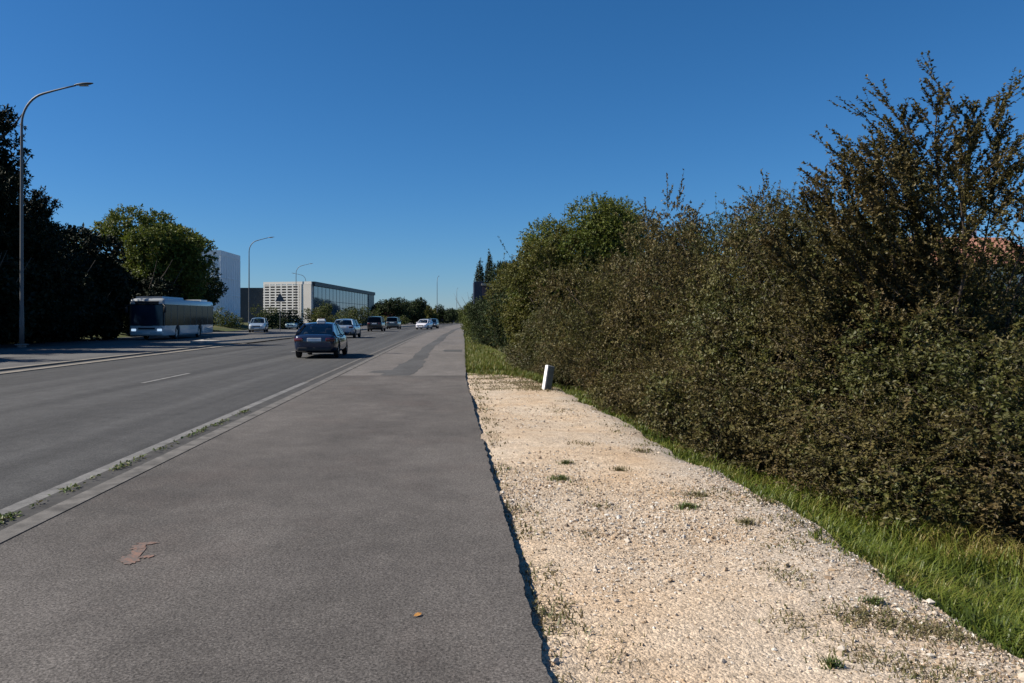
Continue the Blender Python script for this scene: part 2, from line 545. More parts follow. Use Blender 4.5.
M['glass'] = glass_mat('car glass', (0.78, 0.85, 0.87), 0.93)
M['glass_dark'] = glass_mat('tinted glass', (0.06, 0.08, 0.095), 0.95, 0.02, 0.4)
M['bus_glass'] = plain('bus window glass', (0.012, 0.016, 0.018), .12, 0, var=.4, scale=1.2, spec=.05)
M['chrome'] = plain('chrome', (0.7, 0.7, 0.72), 0.15, 1.0)
def paint(name, c, metal=0.3, rough=0.32):
    return plain(name, c, rough, metal, var=0.04, scale=1.0, coat=1.0)

# ------------------------------------------------------------------ ground, roads
def bend(y):
    return 1.7e-4 * max(0.0, y - 50) ** 2 if y < 260 else 1.7e-4 * 210 ** 2 + (y - 260) * 0.071
def wob(y, a, f, p=0.0):
    return a * (math.sin(f * y + p) + 0.6 * math.sin(2.7 * f * y + 1.3 * p + 1) + .35 * math.sin(7.1 * f * y + 2.1))

def path_r(y):
    b = 0.42 - 0.008 * min(max(y - 4, 0), 20) if y < 22 else 0.30 + 0.011 * (y - 22) * (y < 58) + (0.4 if y >= 58 else 0)
    return b + wob(y, 0.007, 1.3) + (0.009 * math.sin(37.7 * y) * math.sin(23.1 * y + 1) + 0.006 * math.sin(91 * y) if y < 24 else 0) + bend(y)
def path_l(y): return -3.212 + bend(y)
def gravel_r(y):
    return 2.88 - 0.0023 * max(0, y - 5) ** 2 + wob(y, 0.05, 1.1)
def gz(x, y):
    """terrain height"""
    nse = 0.02 * math.sin(1.7 * x + .6 * y) + 0.015 * math.sin(3.1 * y + x * 2.2)
    e = gravel_r(min(y, 24)) + (bend(y) - 0.6 if y > 24 else 0)
    if y < 60:
        t = min(max((x - e + 0.05) / 1.3, 0), 1)
        z = -0.21 - 0.4 * t * t * (3 - 2 * t) + (0.11 if y > 24.6 else 0)
        u = min(max((x - 8) / 8, 0), 1)
        z += u * 0.9
    else:
        z = -0.10
    if x < -14: 
        t = min(max((-x - 27.5) / 5.0, 0), 1)
        z += 0.8 * t
    return z + nse * (1 if x > e else 0.2)

def axis_vals(fine, coarse):
    return np.array(sorted(set([round(v, 3) for v in list(fine) + list(coarse)])))
gx = axis_vals(list(np.arange(0, 12, 0.25)) + list(np.arange(-40, 0, 2.0)) + list(np.arange(12, 40, 2)), [-3000, -1200, -500, -200, -100, -60, 60, 100, 200, 500, 1200, 3000])
gy = axis_vals(list(np.arange(0, 30, 0.3)) + list(np.arange(30, 100, 2.5)), [-60, -30, -10, -4, 120, 150, 200, 260, 400, 800, 1600, 4000])
V = [(x, y, gz(x, y)) for y in gy for x in gx]
nxg = len(gx)
F = [(j * nxg + i, j * nxg + i + 1, (j + 1) * nxg + i + 1, (j + 1) * nxg + i) for j in range(len(gy) - 1) for i in range(nxg - 1)]
me = bpy.data.meshes.new('ground'); me.from_pydata(V, [], F); me.materials.append(M['ground'])
for p in me.polygons: p.use_smooth = True
tag(link_mesh('ground', me), kind='structure')

YS = list(np.arange(-8, 30, 0.5)) + list(np.arange(30, 120, 2)) + list(np.arange(120, 420, 6))
road_l = lambda y: (-13.2 if y < 100 else -13.2 + min(3.5, (y - 100) * 0.05)) + bend(y)
road_r = lambda y: -3.40 + bend(y)
sheet('road', road_l, road_r, YS, lambda x, y: -0.045, M['road'], 4)
# foot path: a slab with a real edge
def slab(name, l, r, ys, top, bot, mat, nx=3):
    V = []; F = []
    ys = list(ys)
    for y in ys:
        a, b = l(y), r(y)
        V.append((a, y, bot))
        for i in range(nx): V.append((a + (b - a) * i / (nx - 1), y, top))
        V.append((b + 0.015, y, bot))
    w = nx + 2
    for j in range(len(ys) - 1):
        for i in range(w - 1):
            k = j * w + i; F.append((k, k + 1, k + w + 1, k + w))
    F.append(tuple(range(w))); F.append(tuple((len(ys) - 1) * w + i for i in range(w))[::-1])
    me = bpy.data.meshes.new(name); me.from_pydata(V, [], F); me.materials.append(mat)
    o = link_mesh(name, me); o['kind'] = 'structure'
    return o
slab('footpath', path_l, path_r, np.arange(-6, 22.26, 0.06), 0.0, -0.16, M['path'])
slab('footpath_older_section', path_l, path_r, [22.253] + list(np.arange(22.6, 60, 0.6)) + list(np.arange(60, 300, 4)), -0.004, -0.16, M['path_old'])
slab('kerb', lambda y: -3.415 + bend(y), lambda y: -3.229 + bend(y), list(np.arange(-6, 60, 1.0)) + list(np.arange(60, 300, 4)), 0.003, -0.16, M['kerb'])
sheet('kerb_gutter', lambda y: -3.735 + bend(y), lambda y: -3.41 + bend(y), list(np.arange(-6, 60, 0.5)) + list(np.arange(60, 300, 4)), lambda x, y: -0.036, M['kerb_dark'])
sheet('road_edge_line', lambda y: -3.89 + bend(y), lambda y: -3.735 + bend(y), np.arange(-6, 20.6, 0.5), lambda x, y: -0.040, M['line'])
sheet('road_edge_line_far', lambda y: -3.87 + bend(y), lambda y: -3.76 + bend(y), np.arange(20.6, 160, 2), lambda x, y: -0.040, M['kerb'])
for y0 in (-14.5, 4.5 - 6, 20.2, 38.5, 54, 69, 84, 99, 114):
    if y0 < 0: continue
    sheet('lane_dash', lambda y: -7.95 + bend(y), lambda y: -7.84 + bend(y), [y0, y0 + 1.2, y0 + 2.4, y0 + 3.6], lambda x, y: -0.040, M['dash'])
# dark tar strip running up the older path
def strip_c(y):
    t = (y - 22.26)
    return -1.62 + bend(y) + 0.012 * t + 0.07 * math.sin(t * 0.21)
sheet('tar_patch', lambda y: strip_c(y) - (0.42 if y < 28 else 0.3) - wob(y, 0.04, 0.9, 1) - (0.55 if 23.4 < y < 24.6 else 0), lambda y: strip_c(y) + (0.4 if y < 30 else 0.28) + wob(y, 0.04, 0.8),
      [22.27] + list(np.arange(22.5, 40, 0.35)) + list(np.arange(40, 130, 2)), lambda x, y: 0.001, M['patch'])
sheet('tar_patch_small', lambda y: -0.55 + bend(y) + wob(y, .05, 3), lambda y: 0.35 + bend(y), np.arange(38, 40.5, 0.4), lambda x, y: 0.001, M['patch'])

# left border of the road: pale kerb line, pavement behind it
ysl = list(np.arange(10, 52, 1.0))
slab('left_kerb', lambda y: road_l(y) - 0.34, lambda y: road_l(y) - 0.003, ysl, -0.02, -0.12, M['kerb_pale'])
slab('left_kerb_inner', lambda y: road_l(y) - 0.95, lambda y: road_l(y) - 0.72, ysl, 0.03, -0.12, M['kerb_pale'])
sheet('left_pavement_strip', lambda y: road_l(y) - 0.73, lambda y: road_l(y) - 0.33, ysl, lambda x, y: -0.028, M['pave'])
sheet('opposite_road', lambda y: -27.2 + bend(y) * .3, lambda y: road_l(y) - (0.94 if y < 51 else 0.02), list(np.arange(4, 260, 3)), lambda x, y: 0.02, M['road_far'])
# median island
med_l = lambda y: -16.6 - 0.02 * (y - 51) - min(1.2, (y - 50) * .12)
med_r = lambda y: road_l(y) - 0.2 - max(0, 2.2 - (y - 50) * .1)
slab('median_island', med_l, lambda y: max(med_r(y), med_l(y) + .4), np.arange(50.2, 240, 2), 0.14, -0.1, M['concrete'])
sheet('median_soil', lambda y: med_l(y) + .25, lambda y: max(med_r(y) - .25, med_l(y) + .3), np.arange(53, 240, 2), lambda x, y: 0.16, M['pave'])

# ------------------------------------------------------------------ gravel shoulder
rg = np.random.default_rng(5)
def gravel_z(x, y):
    base = -0.050 + 0.012 * math.sin(2.1 * x + 1.1 * y) + 0.012 * math.sin(3.7 * y - 2 * x) + 0.02 * math.sin(0.7 * y + x)
    e = gravel_r(y)
    s_ = max(0, 1 - (x - path_r(y)) / 0.16)
    base += s_ * (0.028 * max(0, math.sin(1.9 * y) + .6 * math.sin(5.3 * y + 1) + .4 * math.sin(13 * y)) - 0.01)
    t = min(max((x - (e - 0.35)) / 0.4, 0), 1)
    return base - 0.07 * t * t
gyv = list(np.arange(-2, 12, 0.12)) + list(np.arange(12, 24.2, 0.3))
gravel_l = lambda y: path_r(y) - 0.03
def gravel_rr(y):
    e = gravel_r(y)
    return e if y < 22.6 else max(path_r(y), e - (y - 22.6) * 1.1)
sheet('gravel_shoulder', gravel_l, gravel_rr, gyv, lambda x, y: gravel_z(x, y), M['gravel'], 26)

def stones():
    g = GM()
    ico = bmesh.new(); bmesh.ops.create_icosphere(ico, subdivisions=1, radius=1.0)
    bv = np.array([v.co[:] for v in ico.verts]); bf = np.array([[v.index for v in f.verts] for f in ico.faces]); ico.free()
    octv = np.array([(1, 0, 0), (-1, 0, 0), (0, 1, 0), (0, -1, 0), (0, 0, 1), (0, 0, -1)], float)
    octf = np.array([(0, 2, 4), (2, 1, 4), (1, 3, 4), (3, 0, 4), (2, 0, 5), (1, 2, 5), (3, 1, 5), (0, 3, 5)])
    def place(n, ymin, ymax, rmin, rmax, bvv, bff, power=2.0, dens=1.0):
        u = rg.random(n)
        y = 1 / (1 / ymin + u * (1 / ymax - 1 / ymin))
        fx = rg.random(n)
        keep = np.ones(n, bool)
        x = np.array([gravel_l(a) + .05 + (gravel_rr(a) - gravel_l(a) - 0.05) * b for a, b in zip(y, fx)])
        # patchy density
        d = np.sin(1.3 * x + .9 * y) + np.sin(2.9 * x - 1.7 * y + 1) + np.sin(.8 * y + 2)
        keep &= rg.random(n) < np.clip(0.42 + 0.3 * d, 0.08, 1)
        x, y = x[keep], y[keep]; n = len(x)
        z = np.array([gravel_z(a, b) for a, b in zip(x, y)])
        r = rmin + (rmax - rmin) * rg.random(n) ** 3
        s = r[:, None] * (0.65 + 0.7 * rg.random((n, 3))); s[:, 2] *= 0.75
        J = 1 + 0.28 * rg.normal(size=(n, len(bvv), 1))
        v = bvv[None] * J * s[:, None]
        a = rg.random(n) * 6.283; c, sn = np.cos(a), np.sin(a)
        vx = v[..., 0] * c[:, None] - v[..., 1] * sn[:, None]; vy = v[..., 0] * sn[:, None] + v[..., 1] * c[:, None]
        v = np.stack([vx + x[:, None], vy + y[:, None], v[..., 2] + (z + s[:, 2] * 0.35)[:, None]], -1)
        f = bff[None] + (np.arange(n) * len(bvv))[:, None, None]
        t = np.repeat(rg.random(n), len(bff))
        g.add(v.reshape(-1, 3), f.reshape(-1, 3), t)
    place(52000, 3.0, 9.0, 0.003, 0.0125, octv, octf)
    place(16000, 6.0, 23.5, 0.005, 0.017, octv, octf)
    place(1500, 3.0, 22.0, 0.008, 0.024, bv, bf)
    o = link_mesh('gravel_stones', g.mesh('gravel_stones', [M['stone']]))
    tag(o, 'loose pale limestone chips covering the roadside shoulder', 'gravel', kind='stuff')
stones()

# ------------------------------------------------------------------ grass
def blades(g, X, Y, Z, h, w, lean=0.4, rng=rg, tint=None):
    n = len(X)
    a = rng.random(n) * 6.283
    d = np.stack([np.cos(a), np.sin(a), np.zeros(n)], 1)
    s = np.stack([-np.sin(a), np.cos(a), np.zeros(n)], 1)
    P = np.stack([X, Y, Z], 1); up = np.array([[0, 0, 1.0]])
    hh = h[:, None]; ww = w[:, None]; le = (lean * (0.3 + rng.random(n)))[:, None]
    p1 = P + up * hh * .55 + d * hh * le * .3
    p2 = P + up * hh * (1 - le * .25) + d * hh * le
    v = np.stack([P - s * ww * .5, P + s * ww * .5, p1 + s * ww * .4, p1 - s * ww * .4, p2], 1)
    b = (np.arange(n) * 5)[:, None]
    tint = rng.random(n) if tint is None else tint
    g.add(v.reshape(-1, 3), b + np.array([[0, 1, 2, 3]]), tint)
    # tip triangle shares vertices of the same block
    g.f.append(np.concatenate([b + np.array([[3, 2, 4]])]).astype(np.int32) + (g.nv - n * 5))
    g.t.append(np.asarray(tint, np.float32)); g.mi.append(np.zeros(n, np.int32))

def grass_bank():
    g = GM()
    n = 120000
    u = rg.random(n); y = 1 / (1 / 3.2 + u * (1 / 24 - 1 / 3.2))
    off = -0.10 + 2.4 * rg.random(n) ** 1.1
    x = np.array([gravel_r(v) for v in y]) + off + 0.08 * np.sin(5 * y) + .05 * np.sin(13 * y + x_seed)
    d = np.sin(2.1 * x + 1.3 * y) + np.sin(4.3 * y - 1.1 * x)
    keep = (rg.random(n) < np.clip(0.6 + 0.3 * d, 0.1, 1)) & (rg.random(n) < np.clip(0.35 + (off + .12) * 2.5, 0, 1))
    x, y, off, d = x[keep], y[keep], off[keep], d[keep]
    z = np.array([gz(a, b) for a, b in zip(x, y)])
    z = np.maximum(z, np.where(off < 0, [gravel_z(a, b) - .02 for a, b in zip(x, y)], -9))
    h = (0.06 + 0.17 * rg.random(len(x)) ** 2) * np.clip(0.5 + off * .9, 0.4, 1.2) * (1 + .35 * np.sin(6.1 * y + 3 * x) * np.sin(2.7 * x - y))
    w = 0.004 + 0.005 * rg.random(len(x)) + 0.0005 * y
    dry = np.clip((off - 1.3) * .5, 0, .5)
    t = np.clip(rg.random(len(x)) * .7 + dry + 0.14 * d + .16 * np.sin(9 * y + 4 * x) * np.sin(5 * x - 3 * y), 0, 1)
    blades(g, x, y, z, h, w, 0.95, rg, t)
    # far verge between path and bushes
    n = 42000
    u = rg.random(n); y = 1 / (1 / 22.3 + u * (1 / 75 - 1 / 22.3))
    x = np.array([path_r(v) for v in y]) + 0.04 + rg.random(n) * np.clip(2.3 - 0.02 * (y - 22), 1.0, 3)
    k = ~((y < 24.2) & (x < np.array([gravel_rr(min(v, 24)) for v in y]))) | (rg.random(n) < 0.1)
    x, y = x[k], y[k]
    z = np.array([gz(a, b) for a, b in zip(x, y)])
    h = (0.12 + 0.2 * rg.random(len(x)))
    blades(g, x, y, z, h, 0.012 + 0.0006 * y, 0.5, rg)
    tag(link_mesh('grass_bank', g.mesh('grass_bank', [M['grass']])), 'bright green grass growing along the ditch bank below the shrubs', 'grass', kind='stuff')
x_seed = 0.7
grass_bank()

def edge_weeds():
    g = GM()
    # dry weeds along the right edge of the path and thin grass flecks over the gravel
    n = 5200
    y = 1 / (1 / 3.3 + rg.random(n) * (1 / 22 - 1 / 3.3))
    x = np.array([path_r(v) for v in y]) + 0.05 + 0.25 * rg.random(n) ** 2
    d = np.sin(3.1 * y) + np.sin(7.3 * y + 1)
    wide = np.clip((y - 9) / 10, 0, 1)
    k = rg.random(n) < np.clip(0.12 + 0.2 * d + 0.5 * wide, 0.02, 1)
    x, y = x[k] + 0.2 * wide[k] * rg.random(k.sum()), y[k]
    z = np.array([gravel_z(a, b) for a, b in zip(x, y)])
    blades(g, x, y, z, 0.015 + 0.04 * rg.random(len(x)), 0.006 + 0.001 * y, 1.3, rg)
    # flecks near the bank and at the far end
    cx = []; 
    for _ in range(38):
        yy = 1 / (1 / 3.6 + rg.random() * (1 / 22 - 1 / 3.6)); e = gravel_r(yy)
        xx = e - 0.05 - abs(rg.normal()) * 0.45 if rg.random() < .7 else path_r(yy) + .3 + rg.random() * (e - path_r(yy) - .3)
        m = int(20 + 60 * rg.random()); r = 0.05 + 0.12 * rg.random()
        cx.append(np.stack([xx + r * rg.normal(size=m), yy + r * 1.3 * rg.normal(size=m)], 1))
    for _ in range(26):
        yy = 18 + 5.5 * rg.random(); xx = path_r(yy) + .2 + rg.random() * (gravel_r(yy) - path_r(yy) - .3)
        m = 150; cx.append(np.stack([xx + .22 * rg.normal(size=m), yy + .25 * rg.normal(size=m)], 1))
    # straggly brownish growth at the lower right
    for (xx, yy, r, m) in ((2.45, 4.35, .13, 420), (2.62, 4.25, .12, 420), (2.3, 4.5, .1, 260), (2.2, 3.75, .15, 260), (2.05, 3.95, .12, 150)):
        cx.append(np.stack([xx + r * rg.normal(size=m), yy + r * .8 * rg.normal(size=m)], 1))
    c = np.concatenate(cx)
    c = c[(c[:, 0] > np.array([path_r(v) for v in c[:, 1]]) + .05)]
    c = c[(c[:, 0] < np.array([gravel_r(v) for v in c[:, 1]]))]
    z = np.array([gravel_z(a, b) for a, b in c])
    blades(g, c[:, 0], c[:, 1], z, 0.012 + 0.03 * rg.random(len(c)), 0.004 + 0.0009 * c[:, 1], 1.4, rg)
    tag(link_mesh('ground_weeds', g.mesh('ground_weeds', [M['grass_dry']])), 'thin dry weeds flecked over the gravel and along the path edge', 'weeds', kind='stuff')
    g = GM()
    n = 1900
    y = 5.5 + 8.5 * rg.random(n) ** 1.4
    d = np.sin(2.3 * y) + np.sin(5.1 * y + .5) + np.sin(11 * y)
    k = rg.random(n) < np.clip(0.35 + 0.35 * d, 0.03, 1)
    y = y[k]; x = -3.655 + 0.035 * rg.normal(size=len(y))
    A = rg.normal(size=(len(y), 3)); A[:, 2] = np.abs(A[:, 2]) * .6
    N = rg.normal(size=(len(y), 3)) * .4; N[:, 2] += 1
    P = np.stack([x, y, -0.035 + 0.022 * rg.random(len(y))], 1)
    ln = 0.025 + 0.035 * rg.random(len(y))
    add_leaves(g, P, A, N, ln, ln * .5, rg.random(len(y)))
    tag(link_mesh('gutter_weeds', g.mesh('gutter_weeds', [M['weed']])), 'small green weeds sprouting in the gap between white line and kerb', 'weeds', kind='stuff')
edge_weeds()

# grass tufts one can count on the gravel
TUFTS = [
    ((1.08, 8.15), 0.12, 240, 'weed', 'green grass tuft in the middle of the gravel, nearer of a close pair'),
    ((1.25, 9.0), 0.08, 130, 'weed', 'small olive grass tuft just behind a greener one mid gravel'),
    ((1.75, 8.5), 0.11, 130, 'grass_dry', 'dry yellowish grass tuft on gravel between middle and grassy bank'),
    ((2.02, 6.92), 0.10, 220, 'weed', 'dark green flat grass tuft on gravel towards the bank'),
    ((2.24, 7.35), 0.14, 180, 'grass_dry', 'wide dry grass tuft on gravel just behind a dark green tuft'),
    ((2.33, 6.4), 0.09, 150, 'grass_dry', 'pale straggly grass tuft on gravel right beside the bank edge'),
    ((2.45, 4.68), 0.05, 110, 'weed', 'tiny isolated green weed on grey gravel below the bank'),
    ((1.8, 3.83), 0.06, 90, 'weed', 'small upright weed low on the near gravel at bottom of the view'),
]
for (p, r, n, mk, lab) in TUFTS:
    g = GM()
    a = np.abs(rg.normal(size=n)) * r * .6; th = rg.random(n) * 6.283
    z0 = gravel_z(*p)
    blades(g, a * np.cos(th), a * np.sin(th), np.zeros(n) - .005, 0.02 + 0.05 * rg.random(n), 0.006 + 0.005 * rg.random(n), 1.0, rg)
    o = link_mesh('grass_tuft', g.mesh('grass_tuft', [M[mk]]))
    o.location = (p[0], p[1], z0)
    tag(o, lab, 'grass tuft', 'grass tufts growing in the gravel')

# ------------------------------------------------------------------ trees and shrubs
def trunk_mesh(rng, h, r, limbs=5, spread=1.0, lean=(0, 0), split=0.35, mat='bark'):
    g = GM()
    top = np.array([lean[0], lean[1], h])
    pts = [np.array([0, 0, -0.15])] + [top * t + np.array([rng.normal() * .03 * h * t, rng.normal() * .03 * h * t, 0]) for t in (0.2, 0.45, 0.7, 1.0)]
    tube_pts(g, pts, [r * 1.25, r, r * .8, r * .55, r * .25], 7)
    for i in range(limbs):
        t = split + (0.85 - split) * i / max(1, limbs - 1)
        a = i * 2.4 + rng.random()
        s = top * t
        L = spread * (1.1 - t * .5)
        d = np.array([math.cos(a), math.sin(a), 0.9])
        pts = [s, s + d * L * .4, s + d * L * .75 + np.array([0, 0, .1 * L]), s + d * L + np.array([0, 0, .3 * L])]
        tube_pts(g, pts, [r * .5, r * .36, r * .22, r * .08], 5)
    return g.mesh('trunk', [M[mat]], True)

def lobes_in(rng, n, c, rad, r0, r1, flat=0.85, shell=0.75, zmin=None):
    out = []
    while len(out) < n:
        d = unit(rng.normal(size=3)[None])[0]
        u = shell + (1 - shell) * rng.random()
        if rng.random() < .2: u *= rng.random()
        p = np.array(c) + d * np.array(rad) * u
        if zmin is not None and p[2] < zmin: continue
        r = r0 + (r1 - r0) * rng.random()
        out.append((*p, r, r, r * flat))
    return out

def crown_mesh(rng, lobes, n, L, spacing, leaf, mats, up=0.4, jit=0.45, droop=.15, u0=.45, u1=.95, extra=None, stick=.004, wl=.55, zmin=.05, sticks=True, spread=.9):
    g = GM()
    S, D, Lk, k = lobe_shoots(rng, lobes, n, L, up, u0, u1, jit, zmin)
    lt = rng.random(len(lobes))
    shoots_with_leaves(rng, g, S, D, Lk, spacing, leaf, wl, droop, spread=spread, stick=stick, sticks=sticks, clump=np.clip(lt[k] * .5 + rng.random(len(k)) * .5, 0, 1))
    if extra is not None:
        S, D, Lk = extra
        shoots_with_leaves(rng, g, S, D, Lk, spacing * 1.1, leaf, wl, droop * .3, stick=stick * 1.2, spread=.7)
    return g.mesh('crown', [M[mats], M['twig']])

def top_shoots(rng, lobes, n, L, zfrac=0.5):
    """long upright shoots sticking out of the top of a shrub"""
    lobes = np.asarray(lobes)
    zs = lobes[:, 2] + lobes[:, 5]
    cand = np.argsort(zs)[int(len(zs) * zfrac):]
    k = rng.choice(cand, n)
    d = rng.normal(size=(n, 3)) * .45; d[:, 2] = 1
    d = unit(d)
    S = lobes[k, :3] + d * lobes[k, 3:6] * .8
    D = d + rng.normal(size=(n, 3)) * .25; D[:, 2] += .6; D[:, 0] -= .15
    return S, D, L * (.5 + rng.random(n))

def stems_mesh(rng, lobes, n, r, mat='twig'):
    g = GM()
    lobes = np.asarray(lobes)
    for i in range(n):
        l = lobes[rng.integers(len(lobes))]
        a = rng.random() * 6.283; b = np.array([.35 * math.cos(a), .35 * math.sin(a), -.1])
        e = l[:3]
        m1 = b + (e - b) * .35 + np.array([0, 0, .25 * e[2] * .35]); m2 = b + (e - b) * .7 + rng.normal(size=3) * .08
        tube_pts(g, [b, m1, m2, e], [r, r * .75, r * .5, r * .2], 5)
    return g.mesh('trunk', [M[mat]], True)

def plant(name, label, cat, loc, crown, trunk, group=None, rz=0.0, s=(1, 1, 1)):
    t = thing(name, label, cat, loc, rz, group)
    t.scale = s
    link_mesh('trunk', trunk, t)
    link_mesh('crown', crown, t)
    return t

# --- the long hedge of olive shrubs on the right: four grown forms, copied
def sprays(rng, g, lobes, n, L, leaf, zfrac=.5, bias=-.2):
    # leafy shoots standing out of the crown, each with a few side shoots
    S, D, Lk = top_shoots(rng, lobes, n, L, zfrac)
    D[:, 0] += bias
    D = unit(D)
    shoots_with_leaves(rng, g, S, D, Lk, .010, leaf * .92, .6, .0, stick=.0035, spread=.62)
    i = np.repeat(np.arange(n), 3); t = .05 + .5 * rng.random(len(i))
    S2 = S[i] + D[i] * (Lk[i] * t)[:, None]
    D2 = D[i] + unit(rng.normal(size=(len(i), 3))) * .5
    shoots_with_leaves(rng, g, S2, D2, .12 + .22 * rng.random(len(i)), .012, leaf * .88, .6, .0, stick=.003, spread=.62)

def shrub_form(seed, rad, h, n, mat, L=.24, leaf=.041, top=40, r=(.24, .5)):
    rng = np.random.default_rng(seed)
    lobes = []
    for (cnt, zc, zr, rr) in ((25, .52, .42, 1.0), (15, .2, .17, 1.08)):
        m = 0
        while m < cnt:
            d = unit(rng.normal(size=3)[None])[0]
            u = .55 + .7 * rng.random()
            p = np.array([0, 0, h * zc]) + d * np.array([rad[0] * rr, rad[1] * rr, h * zr]) * u
            q = r[0] + (r[1] - r[0]) * rng.random()
            if p[2] < .15 or any(np.linalg.norm(p - np.array(o[:3])) < .62 * (q + o[3]) for o in lobes if rng.random() < .85): 
                if rng.random() < .96: continue
            lobes.append((*p, q * (1 + .3 * rng.random()), q * (1 + .3 * rng.random()), q * .72)); m += 1
    lobes += lobes_in(rng, 7, (0, 0, h * .42), (rad[0] * .35, rad[1] * .35, h * .28), .45, .65, .9, .3, zmin=.3)
    g = GM()
    S, D, Lk, k = lobe_shoots(rng, lobes, n, L, .2, .5, 1.0, .6, .05)
    lt = rng.random(len(lobes))
    shoots_with_leaves(rng, g, S, D, Lk, .0155, leaf, .58, .3, lr=.5, stick=.0025, spread=1.0, clump=np.clip(lt[k] * .65 + rng.random(len(k)) * .35, 0, 1), tintw=.6)
    # long arching shoots that break the outline
    S, D, Lk, k = lobe_shoots(rng, lobes, n // 14, L * 2.2, .45, .8, 1.0, .4, .3)
    shoots_with_leaves(rng, g, S, D, Lk, .014, leaf, .55, .25, stick=.0035, spread=.8)
    if top: sprays(rng, g, lobes, top, .42, leaf * 1.1)
    return g.mesh('crown', [M[mat], M['twig']]), stems_mesh(rng, lobes, 22, .03)
G_H = 'shrubs of the roadside hedge'
fA = shrub_form(11, (1.7, 1.9), 3.3, 8200, 'hedge')
fB = shrub_form(12, (1.9, 1.7), 3.0, 8200, 'hedge_brown')
fC = shrub_form(13, (1.5, 1.8), 2.6, 6400, 'hedge_green', .26, .05)
fD = shrub_form(14, (1.3, 1.3), 1.5, 4000, 'hedge_brown', .22, .04, 10, (.2, .42))
HEDGE = [  # form, x, y, z, rotation, scale, label
    (fA, 6.6, 13.2, -.5, 0.3, (1.1, 1.1, 1.28), 'tall olive shrub left of the sparse young tree with feathery top shoots'),
    (fB, 5.6, 15.3, -.5, 1.9, (1.15, 1.1, 1.42), 'rusty brown shrub with upright shoots along the hedge top, mid hedge'),
    (fA, 4.9, 18.2, -.5, 3.5, (1.15, 1.1, 1.30), 'bushy olive shrub just right of the round green tree'),
    (fC, 5.0, 12.0, -.5, 4.4, (1.0, 1.0, 1.0), 'low dense olive shrub overhanging the grassy bank, mid hedge'),
    (fC, 6.45, 9.4, -.55, 2.2, (1.0, 0.95, .82), 'dark leafy shrub at the foot of the sparse young tree'),
    (fB, 8.4, 9.6, -.5, 5.2, (1.0, 1.0, 0.68), 'brownish shrub at the right edge under the young tree branches'),
    (fC, 7.6, 7.7, -.5, 0.9, (.8, .8, .55), 'low tangled shrub nearest the camera at the right edge'),
    (fA, 7.5, 13.2, -.4, 2.9, (1.1, 1.1, .74), 'olive shrub behind the sparse young tree'),
    (fB, 4.6, 21.6, -.5, .6, (.95, 1.0, 1.0), 'reddish brown shrub right behind the leaning white post'),
    (fC, 3.5, 25.5, -.45, 3.9, (.85, 1.0, .95), 'olive shrub left behind the white post beside the grass verge'),
    (fD, 6.15, 8.3, -.6, 5.1, (1.0, 1.1, .75), 'low bramble mound nearest the camera at the hedge foot'),
    (fD, 5.35, 9.5, -.6, 3.3, (1.0, 1.1, .8), 'small bramble mound under the young tree at the bank top'),
    (fD, 4.55, 12.4, -.55, .2, (1.0, 1.1, .85), 'olive brown bramble mound overhanging the grass mid hedge'),
    (fD, 4.45, 15.8, -.55, 5.8, (1.0, 1.2, .9), 'bramble mound between the narrow gravel and the rusty shrub'),
    (fD, 5.0, 10.8, -.55, 1.0, (1.0, 1.0, .9), 'small dense bramble mound at the hedge foot above the grass'),
    (fD, 4.75, 14.2, -.55, 2.4, (1.0, 1.1, 1.0), 'small brown bramble mound at hedge foot where gravel narrows'),
    (fD, 4.6, 17.4, -.5, 4.0, (1.0, 1.1, 1.0), 'small bramble mound right of the white post'),
]
for (f, x, y, z, rz, s, lab) in HEDGE:
    plant('hedge_shrub', lab, 'shrub', (x, y, z), f[0], f[1], G_H, rz, s)

